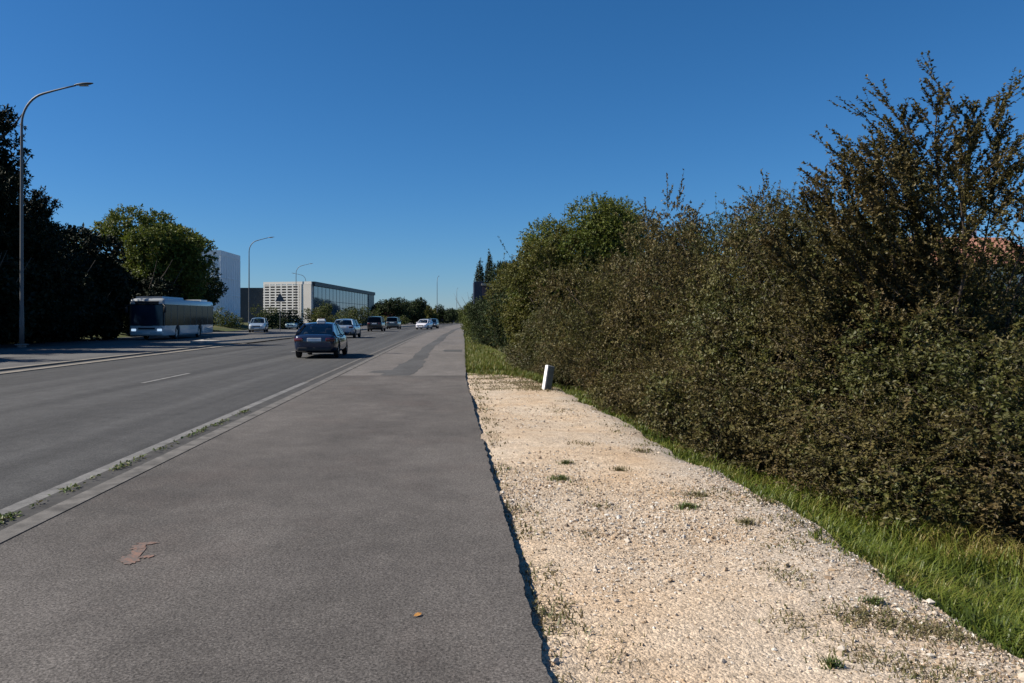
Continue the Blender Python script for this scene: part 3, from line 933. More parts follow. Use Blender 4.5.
# --- sparse young tree with ascending shoots
def young_tree():
    rng = np.random.default_rng(21)
    gt = GM(); gc = GM()
    S = []; D = []; L = []
    leaders = [(0, 0, 5.3, 0, 0), (.1, .1, 5.05, .38, .1), (.1, 0, 4.8, .75, .2), (.1, -.1, 4.45, 1.1, -.2), (-.05, 0, 4.95, -.36, .15), (-.1, .1, 4.6, -.7, -.1),
               (-.1, 0, 4.25, -1.0, .2), (-.1, -.1, 3.8, -1.4, -.1), (-.15, .1, 3.4, -1.7, .1), (-.15, 0, 3.1, -1.95, -.2), (.15, .1, 4.0, 1.5, .2), (.2, -.1, 3.5, 1.9, 0), (0, .2, 4.5, .1, .9), (0, -.2, 4.4, -.3, -.8), (-.1, .15, 4.1, -1.1, .8), (.1, -.15, 4.0, .8, -.7)]
    for (bx, by, H, ex, ey) in leaders:
        tt = np.linspace(0, 1, 9)
        p = np.stack([bx + ex * tt ** 1.15 + .04 * rng.normal(size=9) * tt, by + ey * tt ** 1.1 + .04 * rng.normal(size=9) * tt, -.2 + (H + .2) * tt], 1)
        tube_pts(gt, p, np.linspace(.04 if bx == 0 else .022, .004, 9), 6)
        z = 2.5 if ex > .6 else 1.0; a = rng.random() * 6.28
        while z < H - .1:
            q = np.array([np.interp(z, p[:, 2], p[:, c]) for c in range(3)])
            left = H - z
            ln = min(1.0, .25 + left * .36) * (.6 + .6 * rng.random())
            a += 2.4 + .5 * rng.normal()
            el = R(42 + 14 * rng.random() + 12 * max(0, 1 - left))
            d = np.array([math.cos(a) * math.cos(el) + ex / H * .8, .8 * math.sin(a) * math.cos(el), math.sin(el)])
            S.append(q); D.append(d); L.append(ln)
            z += .055 + .05 * rng.random()
        S.append(p[-2]); D.append(p[-1] - p[-2]); L.append(.72); S.append(p[-3]); D.append(p[-1] - p[-3]); L.append(.9)
    # long straight shoots slanting up and out of the crown, most of them on the open left side
    for q in range(74):
        left = q < 52
        f = rng.random()
        x = (-1.75 + 1.75 * f) if left else (.15 + .75 * f)
        z = 2.35 + 1.95 * f + .35 * rng.normal() if left else 4.3 - 1.3 * f + .3 * rng.normal()
        el = R(38 + 26 * rng.random())
        S.append(np.array([x * .8, .45 * rng.normal(), min(z, 4.5)]))
        D.append(np.array([(-1 if left else .8) * math.cos(el), .5 * rng.normal() * math.cos(el), math.sin(el)])); L.append(.6 + .55 * rng.random())
    S, D, L = np.array(S), unit(np.array(D)), np.array(L)
    def airy(S, D, L):      # a thin place in the crown
        mid = S + unit(D) * (L * .5)[:, None]
        k = ~((mid[:, 0] > .28) & (mid[:, 0] < 1.0) & (mid[:, 2] > 2.45) & (mid[:, 2] < 3.35)) | (rng.random(len(S)) < .16)
        return S[k], D[k], L[k]
    S, D, L = airy(S, D, L)
    shoots_with_leaves(rng, gc, S, D, L, .0095, .042, .6, -.04, lr=.45, spread=.62, stick=.0045)
    i = np.repeat(np.arange(len(S)), 7)
    t = .15 + .6 * rng.random(len(i))
    S2 = S[i] + D[i] * (L[i] * t)[:, None]
    D2 = D[i] + unit(rng.normal(size=(len(i), 3))) * .5; D2[:, 2] += .1
    S2, D2, L2 = airy(S2, D2, (.1 + .35 * rng.random(len(i))) * np.clip(L[i], .4, 1.2))
    shoots_with_leaves(rng, gc, S2, D2, L2, .0125, .041, .6, 0, lr=.45, spread=.65, stick=.003)
    lobes = lobes_in(rng, 18, (-.45, 0, 1.55), (1.3, 1.2, .9), .3, .55, .8, .6, zmin=.5)
    s, d, l, k = lobe_shoots(rng, lobes, 1500, .3, .5, .4, 1.0, .5)
    shoots_with_leaves(rng, gc, s, d, l, .016, .038, .58, .1, stick=.004)
    plant('young_tree', 'sparse young tree with long ascending leafy shoots towering over the hedge', 'tree', (6.45, 10.6, -.35),
          gc.mesh('crown', [M['hedge_brown'], M['twig']]), gt.mesh('trunk', [M['twig']], True), s=(1.12, 1.0, .95))
young_tree()

# --- larger trees and bushes further along the hedge
def bush(name, label, cat, loc, rad, h, n, mat, seed, leaf=.07, L=.6, sp=.03, top=0, nl=24, zc=.52, lr=(.5, .9), trunk_r=.09, up=.3, wl=.6, group=None, topL=1.0, stick=.006, zmin=.2):
    rng = np.random.default_rng(seed)
    lobes = lobes_in(rng, nl, (0, 0, h * zc), (rad[0], rad[1], h * (1 - zc) * .92), lr[0], lr[1], .85, .7, zmin=zmin)
    ex = top_shoots(rng, lobes, top, topL, .5) if top else None
    cr = crown_mesh(rng, lobes, int(n * 1.9), L * .55, sp, leaf, mat, up=up, jit=.6, u0=.55, u1=1.0, extra=ex, stick=stick * .7, wl=wl, zmin=zmin * .4, spread=1.0)
    tr = trunk_mesh(rng, h * .62, trunk_r, 6, max(rad) * .8)
    return plant(name, label, cat, loc, cr, tr, group)
bush('broadleaf_tree', 'rounded green tree with dense crown standing tallest behind the hedge', 'tree', (5.2, 31, -.2), (2.9, 2.6), 5.9, 8500, 'treegreen', 31, .085, .6, .035, nl=34, zc=.55, lr=(.6, 1.1))
bush('broadleaf_tree', 'second green tree close behind the hedge, crown flattened on the right', 'tree', (7.9, 34.5, -.2), (2.8, 2.4), 6.6, 4500, 'treegreen', 32, .085, .6, .035, nl=28, zc=.55, lr=(.6, 1.0))
bush('yellowing_tree', 'yellowish green bushy tree in front of the round green tree', 'tree', (3.9, 29.5, -.3), (1.8, 1.8), 4.9, 4200, 'yellowgreen', 33, .08, .55, .03, top=14, nl=24, zc=.52, lr=(.45, .8))
bush('leafy_bush', 'dark green bush with shiny leaves hanging down beside the hedge', 'bush', (3.6, 34.5, -.3), (1.9, 2.0), 4.6, 2800, 'darkgreen', 34, .09, .55, .035, top=10, nl=24, zc=.5)
bush('leafy_bush', 'yellow green bush with loose sprays between dark bush and cypresses', 'bush', (3.3, 42, -.2), (1.3, 2.0), 4.4, 2600, 'yellowgreen', 35, .085, .6, .035, top=12, nl=22, zc=.5, topL=1.3)
bush('leafy_bush', 'small dark conifer-like bush top sticking up behind the yellow green bush', 'bush', (3.5, 50, -.1), (.9, .9), 5.6, 1500, 'darkgreen', 36, .09, .6, .04, nl=16, zc=.55, lr=(.35, .6), up=.6)
bush('leafy_bush', 'broad dark bush with foliage down to the grass verge', 'bush', (2.35, 46, -.1), (1.1, 2.4), 3.2, 2600, 'darkgreen', 37, .085, .55, .035, nl=24, zc=.42)
bush('leafy_bush', 'light green bush beside the far end of the footpath', 'bush', (2.1, 66, -.1), (1.0, 3.0), 2.9, 1800, 'green', 38, .11, .6, .05, nl=22, zc=.42)
bush('leafy_bush', 'low green bush at the farthest bend of the footpath', 'bush', (2.5, 96, -.1), (1.4, 4.5), 3.4, 1500, 'green', 39, .14, .7, .06, nl=22, zc=.42)
bush('leafy_bush', 'olive bush behind the hedge top, left of the house', 'bush', (9.6, 19.5, -.2), (2.2, 2.0), 4.2, 3200, 'hedge', 40, .055, .55, .028, top=14, nl=26, zc=.5)
bush('leafy_bush', 'green bush filling the hedge line behind the rusty brown shrub', 'bush', (7.5, 18.2, -.3), (1.9, 1.8), 4.2, 3600, 'hedge', 43, .05, .5, .026, top=14, nl=26, zc=.5, topL=.6)
bush('leafy_bush', 'olive green bush behind hedge between round green tree and rusty shrub', 'bush', (6.2, 21.0, -.3), (1.7, 1.8), 4.5, 3600, 'green', 44, .05, .5, .026, top=14, nl=26, zc=.5, topL=.6)
bush('leafy_bush', 'green bush in front of the tiled house at the right edge', 'bush', (14.2, 22, .2), (2.0, 2.0), 2.5, 2200, 'green', 41, .065, .55, .03, top=16, nl=24, zc=.5, topL=.7)

def cypress(label, loc, h, r, seed):
    rng = np.random.default_rng(seed)
    lobes = [(rng.normal() * .05, rng.normal() * .05, z, r * w, r * w, h * .07) for z, w in
             [(h * (.06 + .9 * i / 23), (1 - (i / 23.5) ** 1.7) * (.88 + .15 * rng.random()) + .08) for i in range(24)]]
    cr = crown_mesh(rng, lobes, 6500, .2, .045, .13, 'cypress', up=.7, jit=.3, droop=0, u0=.5, u1=1, wl=.6, sticks=False, spread=.9)
    plant('cypress_tree', label, 'cypress', loc, cr, trunk_mesh(rng, h * .5, .12, 2, .3), None)
cypress('left cypress of the pair, broader and slightly shorter', (2.75, 88, -.1), 8.0, .95, 51)
cypress('right cypress of the pair, slimmer with the higher pointed tip', (3.85, 90, -.1), 9.1, .8, 52)

# --- trees on the left
def pine(label, loc, h, r, seed, tiers=15, n=5200, x0=.12):
    rng = np.random.default_rng(seed)
    lobes = []
    for i in range(tiers):
        t = i / (tiers - 1)
        z = h * (x0 + (0.97 - x0) * t); rr = r * (1 - t) ** .72 + .2
        for k in range(max(2, int(9 * (1 - t) + 2))):
            a = rng.random() * 6.283; q = rr * (.45 + .6 * rng.random())
            s = .42 + .55 * rng.random() * (1.1 - .6 * t)
            lobes.append((q * math.cos(a), q * math.sin(a), z + .4 * rng.normal(), s * 1.15, s * 1.15, s * .72))
        lobes.append((0, 0, z, rr * .6, rr * .6, h / tiers))
    cr = crown_mesh(rng, lobes, n, .6, .035, .24, 'pine', up=.35, jit=.4, droop=0, u0=.2, u1=1, wl=.42, sticks=False)
    tr = trunk_mesh(rng, h * .93, .3, 9, r * .6, split=.2)
    return plant('pine_tree', label, 'pine', loc, cr, tr, 'dark trees on the left')
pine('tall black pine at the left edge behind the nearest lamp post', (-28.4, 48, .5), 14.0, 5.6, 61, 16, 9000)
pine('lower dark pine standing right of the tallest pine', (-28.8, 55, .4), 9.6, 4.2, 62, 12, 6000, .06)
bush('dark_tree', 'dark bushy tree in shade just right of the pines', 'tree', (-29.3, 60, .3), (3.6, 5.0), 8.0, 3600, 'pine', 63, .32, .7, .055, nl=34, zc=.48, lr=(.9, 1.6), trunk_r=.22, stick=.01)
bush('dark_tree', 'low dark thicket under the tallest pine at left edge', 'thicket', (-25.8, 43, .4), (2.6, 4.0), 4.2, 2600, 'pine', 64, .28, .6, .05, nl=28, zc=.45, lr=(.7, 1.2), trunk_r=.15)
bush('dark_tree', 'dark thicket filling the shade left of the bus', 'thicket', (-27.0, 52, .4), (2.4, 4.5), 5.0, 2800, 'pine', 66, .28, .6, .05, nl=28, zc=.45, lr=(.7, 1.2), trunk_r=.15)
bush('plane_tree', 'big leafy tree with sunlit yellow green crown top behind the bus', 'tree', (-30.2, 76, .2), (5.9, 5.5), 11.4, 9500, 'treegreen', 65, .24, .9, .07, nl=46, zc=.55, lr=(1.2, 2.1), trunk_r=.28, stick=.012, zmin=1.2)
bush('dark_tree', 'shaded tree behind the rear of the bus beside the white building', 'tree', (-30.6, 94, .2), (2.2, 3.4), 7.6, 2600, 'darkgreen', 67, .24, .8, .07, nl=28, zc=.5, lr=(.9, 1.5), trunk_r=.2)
bush('dark_tree', 'dark thicket added as shade behind the bus below the sunlit crown', 'thicket', (-27.6, 70, .3), (3.0, 5.5), 5.4, 3000, 'pine', 166, .3, .6, .05, nl=28, zc=.45, lr=(.7, 1.3), trunk_r=.15)  # near-black foliage added in place of shade on the lower crown
bush('dark_tree', 'small dark shrub added to darken the sunlit gap just left of the bus front', 'thicket', (-25.9, 57.0, .15), (1.5, 2.6), 3.4, 1800, 'pine', 167, .26, .55, .05, nl=20, zc=.42, lr=(.5, .8), trunk_r=.08, zmin=.1)  # near-black shrub added to cover ground the sun still reaches
# trees outside the left of the frame that shade the left pavement
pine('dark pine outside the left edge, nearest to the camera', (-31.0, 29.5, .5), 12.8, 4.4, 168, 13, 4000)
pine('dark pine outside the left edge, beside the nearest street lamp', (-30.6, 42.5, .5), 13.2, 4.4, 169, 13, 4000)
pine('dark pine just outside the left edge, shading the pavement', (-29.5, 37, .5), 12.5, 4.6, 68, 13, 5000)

# --- distant trees and shrubs
FAR = [
    (-14.8, 190, 5.7, 4.0, 'darkgreen', 'dark round tree beside the red building, left of a pair'),
    (-10.2, 196, 6.0, 3.6, 'darkgreen', 'darkest round tree in the middle distance, right of the pair'),
    (-7.8, 205, 4.6, 3.0, 'yellowgreen', 'yellow green tree just left of the thin far lamp posts'),
    (-3.2, 230, 5.2, 3.4, 'darkgreen', 'small dark tree right of the far lamp post'),
    (-14.6, 260, 6.4, 5.0, 'darkgreen', 'distant dark tree behind the yellow green one'),
    (4.5, 250, 5.0, 4.0, 'green', 'distant tree closing the road where it bends'),
]
for i, (x, y, h, r, m, lab) in enumerate(FAR):
    bush('distant_tree', lab, 'tree', (x, y, 0), (r, r), h, 1700, m, 70 + i, .34, .9, .14, nl=18, zc=.5, lr=(r * .28, r * .45), trunk_r=.16, stick=.02, group='trees in the distance')
SHR = [
    (-31.5, 108, 2.2, 2.8, 'green', 'low hedge bush at the foot of the white building'),
    (-27.0, 118, 2.7, 2.4, 'yellowgreen', 'yellow green shrub behind the silver oncoming car'),
    (-23.5, 112, 2.4, 1.9, 'darkgreen', 'dark shrub beside the triangular sign'),
    (-19.9, 118, 3.9, 2.2, 'green', 'bright green bush in front of the pale wall beside the glass front'),
    (-17.2, 128, 2.6, 2.0, 'green', 'green shrub under the near end of the glass facade'),
    (-18.6, 145, 3.4, 2.4, 'darkgreen', 'dark shrub against the middle of the glass facade'),
    (-17.0, 158, 3.6, 2.4, 'green', 'shrub below the glass facade, behind the black van'),
    (-17.3, 172, 2.8, 2.2, 'green', 'shrub at the far end of the glass facade'),
    (-22.5, 132, 2.8, 2.3, 'yellowgreen', 'yellowish shrub below the louvred screen wall'),
    (-30.5, 128, 3.0, 2.8, 'green', 'leafy shrub below the dark end of the long building'),
    (-13.2, 150, 1.5, 1.6, 'yellowgreen', 'low golden shrub on the median behind the silver blue car'),
    (-12.0, 175, 1.6, 1.8, 'green', 'low shrub on the median behind the black van'),
]
for i, (x, y, h, r, m, lab) in enumerate(SHR):
    bush('roadside_shrub', lab, 'shrub', (x, y, .1), (r, r * .9), h, 620, m, 90 + i, .2, .6, .1, nl=14, zc=.45, lr=(r * .25, r * .42), trunk_r=.07, stick=.012, group='shrubs along the opposite road', zmin=.25)

# ------------------------------------------------------------------ street lamps
def lamp_meshes():
    g = GM()
    H = 12.0
    pts = [(0, 0, z) for z in (0, .9, 2, 5, 8, H - 2.1)]
    rad = [.105, .105, .085, .075, .065, .055]
    for a in np.linspace(0.2, math.pi / 2 * .86, 9):
        pts.append((1.25 * (1 - math.cos(a)), 0, H - 2.1 + 1.45 * math.sin(a))); rad.append(.05)
    x0, _, z0 = pts[-1]
    for t in (.3, .65, 1.0):
        pts.append((x0 + 1.45 * t, 0, z0 + .42 * t - .05 * t * t)); rad.append(.045 - .01 * t)
    tube_pts(g, pts, rad, 10)
    pole = g.mesh('pole', [M['steel']], True)
    b = MB(); b.cyl((0, 0, -.1), (0, 0, .06), .19, .19, 12); b.box((0, 0, .02), (.42, .42, .05), .01)
    base = b.mesh('base_plate', M['steel'])
    hx, hz = pts[-1][0], pts[-1][2]
    b = MB()
    rings = []
    for x, w, t in ((-.05, .05, .05), (.1, .12, .09), (.35, .17, .11), (.6, .15, .08), (.78, .06, .04)):
        rings.append([(hx + x, w * math.cos(q), hz + .02 + .1 * x + t * .55 * (math.sin(q) if math.sin(q) > 0 else .55 * math.sin(q))) for q in np.linspace(0, 2 * math.pi, 12, endpoint=False)])
    b.loft(rings)
    head = b.mesh('lamp_head', M['lampgrey'], 50)
    b = MB(); b.box((hx + .36, 0, hz - .005), (.42, .2, .03), .01)
    lens = b.mesh('lens', M['lens'])
    b = MB(); b.box((.0, -.1, 1.0), (.1, .03, .4), .008)
    door = b.mesh('service_door', M['lampgrey'])
    return pole, base, head, lens, door
LM = lamp_meshes()
LAMPS = [((-19.5, 36, .38), 0, 1, 'nearest curved street lamp, tall grey pole in front of the black pines'),
         ((-26.0, 101, .05), 0, 1, 'curved street lamp beside the white building, above the silver car'),
         ((-29.8, 150, .05), 0, 1, 'street lamp in front of the louvred building screen'),
         ((-33.2, 178, .05), math.pi, .98, 'street lamp with its arm to the left above the pale wall end'),
         ((-4.8, 215, .1), 1.45, 1.1, 'thin far lamp post standing in the gap over the road end'),
         ((.6, 270, .1), 1.45, 1.0, 'farthest lamp post, faint above the bend of the road')]
for i, (loc, rz, s, lab) in enumerate(LAMPS):
    t = thing('street_lamp', lab, 'street lamp', loc, rz, 'curved street lamps'); t.scale = (s, s, s)
    for nm, me in zip(('pole', 'base_plate', 'lamp_head', 'lens', 'service_door'), LM):
        o = link_mesh(nm, me, t)
        if nm == 'lens': o.parent = t

# ------------------------------------------------------------------ triangular sign
t = thing('warning_sign', 'triangular road sign on a thin post standing on the median beside the oncoming lane', 'road sign', (-19.9, 91, .12), R(8))
b = MB(); b.cyl((0, 0, -.1), (0, 0, 3.75), .04, .04, 10); b.build('post', M['steel'], t, 40)
b = MB(); b.prism([(-.55, 3.35), (.55, 3.35), (.03, 4.3), (-.03, 4.3)], 'y', -.075, -.05); b.build('sign_plate', M['lampgrey'], t)
for zz, ww in ((3.55, .5), (3.9, .24)):
    b = MB(); b.box((0, -.045, zz), (ww, .02, .04)); b.build('bracket', M['steel'], t)

# ------------------------------------------------------------------ leaning white marker post
t = thing('marker_post', 'small leaning marker post, white with a slate grey front, at the gravel edge', 'marker post', (2.08, 18.3, -.10), 0)
t.rotation_euler = (R(-4), R(14), R(30))
b = MB(); b.box((0, 0, .25), (.20, .10, .74), .012); b.build('post', M['white_post'], t, 40)
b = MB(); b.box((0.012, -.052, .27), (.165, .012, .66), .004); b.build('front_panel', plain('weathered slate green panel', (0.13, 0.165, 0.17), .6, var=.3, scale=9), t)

# ------------------------------------------------------------------ fallen leaf, orange paint mark
g = GM()
vv = [(-.028, 0, .004), (-.01, .012, .009), (.012, .013, .012), (.03, .004, .007), (.012, -.012, .006), (-.01, -.011, .004)]
g.add(vv, [(0, 1, 5)]); g.add(vv, [(1, 2, 4, 5)]); g.add(vv, [(2, 3, 4)])
o = link_mesh('fallen_leaf', g.mesh('fallen_leaf', [M['leaf_orange']])); o.location = (-.20, 4.29, .004); o.rotation_euler = (0, 0, .7)
tag(o, 'single small orange leaf lying on the dark path', 'leaf')
b = MB()
def blob(cx, cy, rx, ry, a, seed):
    rr = np.random.default_rng(seed)
    p = []
    for k in range(22):
        q = 2 * math.pi * k / 22; w = 1 + .24 * rr.normal()
        x, y = rx * w * math.cos(q), ry * w * math.sin(q)
        p.append((cx + x * math.cos(a) - y * math.sin(a), cy + x * math.sin(a) + y * math.cos(a), 0.0))
    b.quad(*p)
blob(0, .02, .038, .2, .22, 1); blob(.02, -.17, .06, .1, .5, 2); blob(-.01, .22, .06, .035, .3, 3); blob(.11, -.10, .05, .03, .4, 4); blob(-.03, .12, .05, .06, .2, 5)
for i, v in enumerate(b.b.verts): v.co.z = 0.0
for i, f in enumerate(list(b.b.faces)):
    for v in f.verts: v.co.z = .0004 * i
o = b.build('paint_mark', M['orange']); o.location = (-2.17, 5.45, .004)
tag(o, 'faded orange sprayed paint blotch on the dark asphalt path', 'paint mark')

# ------------------------------------------------------------------ vehicles
def evaluated(o):
    dg = bpy.context.evaluated_depsgraph_get()
    return bpy.data.meshes.new_from_object(o.evaluated_get(dg))

PROF = {
    # t, z bottom, z top, half width factor
    'sedan': [(0.0, .40, .80, .76), (.012, .30, .93, .87), (.05, .24, .985, .95), (.15, .19, .97, .99), (.35, .18, .93, 1.0), (.6, .18, .92, 1.0), (.75, .18, .93, .99), (.86, .18, .86, .97), (.95, .20, .76, .90), (.985, .24, .66, .8), (1.0, .30, .55, .66)],
    'hatch': [(0.0, .42, .86, .78), (.012, .32, .96, .88), (.05, .26, .98, .95), (.15, .20, .97, .99), (.35, .18, .94, 1.0), (.6, .18, .93, 1.0), (.77, .18, .95, .99), (.88, .18, .88, .97), (.95, .20, .78, .9), (.985, .24, .68, .8), (1.0, .30, .56, .66)],
    'suv': [(0.0, .46, .96, .80), (.012, .36, 1.06, .89), (.05, .30, 1.08, .96), (.15, .25, 1.07, .99), (.35, .24, 1.03, 1.0), (.6, .24, 1.02, 1.0), (.75, .24, 1.05, .99), (.88, .24, .99, .97), (.95, .26, .90, .92), (.985, .30, .78, .82), (1.0, .36, .62, .7)],
    'van': [(0.0, .46, 1.02, .86), (.012, .36, 1.14, .93), (.05, .30, 1.15, .97), (.15, .25, 1.15, 1.0), (.35, .24, 1.13, 1.0), (.65, .24, 1.12, 1.0), (.8, .24, 1.14, .99), (.9, .24, 1.06, .97), (.96, .26, .94, .92), (.99, .30, .8, .82), (1.0, .36, .62, .72)],
}
CAB = {  # rear base, rear top, front top, windscreen base (fractions), roof half width factor
    'sedan': (.055, .27, .56, .76, .68), 'hatch': (.02, .11, .56, .78, .70), 'suv': (.025, .10, .60, .77, .72), 'van': (.02, .06, .70, .86, .80)}

def make_wheel(parent, x, y, r):
    w = .20
    b = MB()
    ring = []
    prof = [(-w / 2, r * .66), (-w / 2, r * .9), (-w * .38, r), (w * .38, r), (w / 2, r * .9), (w / 2, r * .66)]
    seg = 24
    vs = [[b.b.verts.new((px, pr * math.cos(2 * math.pi * k / seg), pr * math.sin(2 * math.pi * k / seg))) for k in range(seg)] for px, pr in prof]
    for i in range(len(prof)):
        a, c = vs[i], vs[(i + 1) % len(prof)]
        for k in range(seg):
            b.b.faces.new((a[k], a[(k + 1) % seg], c[(k + 1) % seg], c[k]))
    wh = b.build('wheel', M['tyre'], parent, 35)
    wh.location = (x, y, r)
    b = MB()
    s = 1 if x > 0 else -1
    b.cyl((-.05, 0, 0), (.05, 0, 0), r * .655, r * .655, 24)
    for k in range(5):
        a = 2 * math.pi * k / 5
        b.box((s * .065, .33 * r * math.cos(a), .33 * r * math.sin(a)), (.03, r * .62, r * .16), .006, Matrix.Rotation(a, 4, 'X'))
    b.build('rim', M['rim'], wh)
    return wh

def make_car(name, label, cat, loc, rz, kind, L, W, H, mat, group, taxi=False, lit=False, tinted=False):
    t = thing(name, label, cat, loc, rz, group)
    P = PROF[kind]; rb, rt, ft, fb, rw = CAB[kind]
    hw = W / 2
    Y = lambda f: (f - .5) * L
    sect = [(0, 0), (.78, 0), (.93, .08), (.985, .28), (1.0, .5), (.985, .72), (.945, .93), (.86, 1.0), (0, 1.0)]
    rings = []
    for (f, zb, zt, w) in P:
        half = [(u * hw * w, zb + v * (zt - zb)) for u, v in sect]
        half[-1] = (0, zt + .025)
        ring = [(x, Y(f), z) for x, z in half] + [(-x, Y(f), z) for x, z in half[-2:0:-1]]
        rings.append(ring)
    r = .32 if kind in ('sedan', 'hatch') else .34
    yr, yf = Y(.205), Y(.80)
    b = MB(); b.loft(rings)
    body = b.build('body', mat, t)
    for p in body.data.polygons: p.use_smooth = True
    md = body.modifiers.new('s', 'SUBSURF'); md.levels = 1; md.render_levels = 1
    c = MB()
    for yy in (yr, yf):
        for sx in (-1, 1):
            c.cyl((sx * (hw - .26), yy, r + .01), (sx * (hw + .2), yy, r + .01), r + .055, r + .055, 28)
    cut = c.build('cutter', M['blackplastic'], t)
    md = body.modifiers.new('b', 'BOOLEAN'); md.object = cut; md.operation = 'DIFFERENCE'; md.solver = 'FAST'
    bpy.context.view_layer.update()
    new = evaluated(body)
    body.modifiers.clear(); old = body.data
    body.data = new; new.name = 'body'
    bpy.data.meshes.remove(old)
    bpy.data.objects.remove(cut)
    new.set_sharp_from_angle(angle=R(38))
    # --- cabin frame: roof skin + pillars
    zb = np.interp
    belt = lambda f: float(np.interp(f, [q[0] for q in P], [q[2] for q in P])) - .01
    wb = .875 * hw; wt = rw * hw
    b = MB()
    nf, nx = 7, 7
    top = []; bot = []
    for i in range(nf):
        f = rt + (ft - rt) * i / (nf - 1)
        u = 2 * i / (nf - 1) - 1
        row = []; row2 = []
        for j in range(nx):
            s = 2 * j / (nx - 1) - 1
            z = H - .05 * s * s - .045 * u * u
            row.append(b.b.verts.new((wt * s, Y(f) + (.05 * s * s * (-1 if u < 0 else 1) * -abs(u)), z)))
            row2.append(b.b.verts.new((wt * s * .97, Y(f), z - .045)))
        top.append(row); bot.append(row2)
    for i in range(nf - 1):
        for j in range(nx - 1):
            b.b.faces.new((top[i][j], top[i][j + 1], top[i + 1][j + 1], top[i + 1][j]))
            b.b.faces.new((bot[i][j + 1], bot[i][j], bot[i + 1][j], bot[i + 1][j + 1]))
    for i in range(nf - 1):
        for j, sgn in ((0, 1), (nx - 1, -1)):
            b.b.faces.new((top[i][j], top[i + 1][j], bot[i + 1][j], bot[i][j]))
    for j in range(nx - 1):
        for i in (0, nf - 1):
            b.b.faces.new((top[i][j + 1], top[i][j], bot[i][j], bot[i][j + 1]))
    b.build('roof', mat, t, 40)
    ztop = H - .085
    C = {}
    for sx in (-1, 1):
        C['rb', sx] = Vector((sx * wb, Y(rb), belt(rb) - .02)); C['rt', sx] = Vector((sx * wt * .985, Y(rt), ztop - .03))
        C['fb', sx] = Vector((sx * wb * .97, Y(fb), belt(fb) - .02)); C['ft', sx] = Vector((sx * wt * .985, Y(ft), ztop - .03))
        C['mb', sx] = Vector((sx * wb * 1.01, Y(.45), belt(.45) - .02)); C['mt', sx] = Vector((sx * wt, Y(.43), H - .075))
    def pillar(p0, p1, w0, w1, th=.05):
        b = MB()
        d = (p1 - p0).normalized()
        side = Vector((0, 1, 0)); side = (side - d * side.dot(d)).normalized(); nrm = d.cross(side)
        ring = lambda p, w: [p + side * w + nrm * th * .5, p - side * w + nrm * th * .5, p - side * w - nrm * th * .5, p + side * w - nrm * th * .5]
        b.loft([ring(p0, w0), ring(p0.lerp(p1, .5), (w0 + w1) / 2), ring(p1, w1)])
        return b
    for sx in (-1, 1):
        pillar(C['rb', sx] + Vector((0, .10, 0)), C['rt', sx] + Vector((0, .02, 0)), .16 if kind != 'van' else .1, .09).build('rear_pillar', mat, t)
        pillar(C['fb', sx] + Vector((0, -.02, 0)), C['ft', sx], .05, .035).build('front_pillar', mat, t)
        pillar(C['mb', sx], C['mt', sx], .045, .04).build('middle_pillar', M['blackplastic'], t)
    def pane(nm, pts, bulge, m):
        b = MB(); n = 7
        a, c2, d, e = pts  # bottom l, bottom r, top r, top l
        g = [[None] * n for _ in range(n)]
        for i in range(n):
            for j in range(n):
                u, v = i / (n - 1), j / (n - 1)
                p = a.lerp(c2, u).lerp(e.lerp(d, u), v) + bulge * (1 - (2 * u - 1) ** 2)
                g[i][j] = b.b.verts.new(p)
        for i in range(n - 1):
            for j in range(n - 1):
                b.b.faces.new((g[i][j], g[i + 1][j], g[i + 1][j + 1], g[i][j + 1]))
        b.build(nm, m, t, 60)
    gm = M['glass_dark'] if tinted else M['glass']
    pane('rear_window', (C['rb', -1], C['rb', 1], C['rt', 1], C['rt', -1]), Vector((0, -.05, .02)), gm)
    pane('windscreen', (C['fb', -1], C['fb', 1], C['ft', 1], C['ft', -1]), Vector((0, .07, .02)), gm)
    for sx in (-1, 1):
        o = Vector((sx * .012, 0, 0))
        pane('side_window', (C['rb', sx] + o, C['mb', sx] + o, C['mt', sx], C['rt', sx]), Vector((sx * .02, 0, 0)), gm)
        pane('side_window', (C['mb', sx] + o, C['fb', sx] + o, C['ft', sx], C['mt', sx]), Vector((sx * .02, 0, 0)), gm)
    # interior
    zs = belt(.4)
    for sx in (-1, 1):
        b = MB(); b.box((sx * .36, Y(.47), zs - .02), (.46, .16, .42), .05); b.box((sx * .36, Y(.47) - .03, zs + .28), (.26, .1, .17), .04)
        b.cyl((sx * .36 - .07, Y(.47), zs + .1), (sx * .36 - .07, Y(.47), zs + .25), .012); b.cyl((sx * .36 + .07, Y(.47), zs + .1), (sx * .36 + .07, Y(.47), zs + .25), .012)
        b.build('seat', M['seat'], t)
    b = MB(); b.box((0, Y(.27), zs - .05), (1.25, .16, .36), .05)
    for x in (-.4, .4): b.box((x, Y(.27) - .02, zs + .2), (.24, .09, .14), .04)
    b.build('rear_bench', M['seat'], t)
    b = MB(); b.box((0, Y(.72), belt(.72) - .03), (1.4, .35, .12), .04); b.build('dashboard', M['blackplastic'], t)
    # lights, plates, bumpers
    zr = belt(.02)
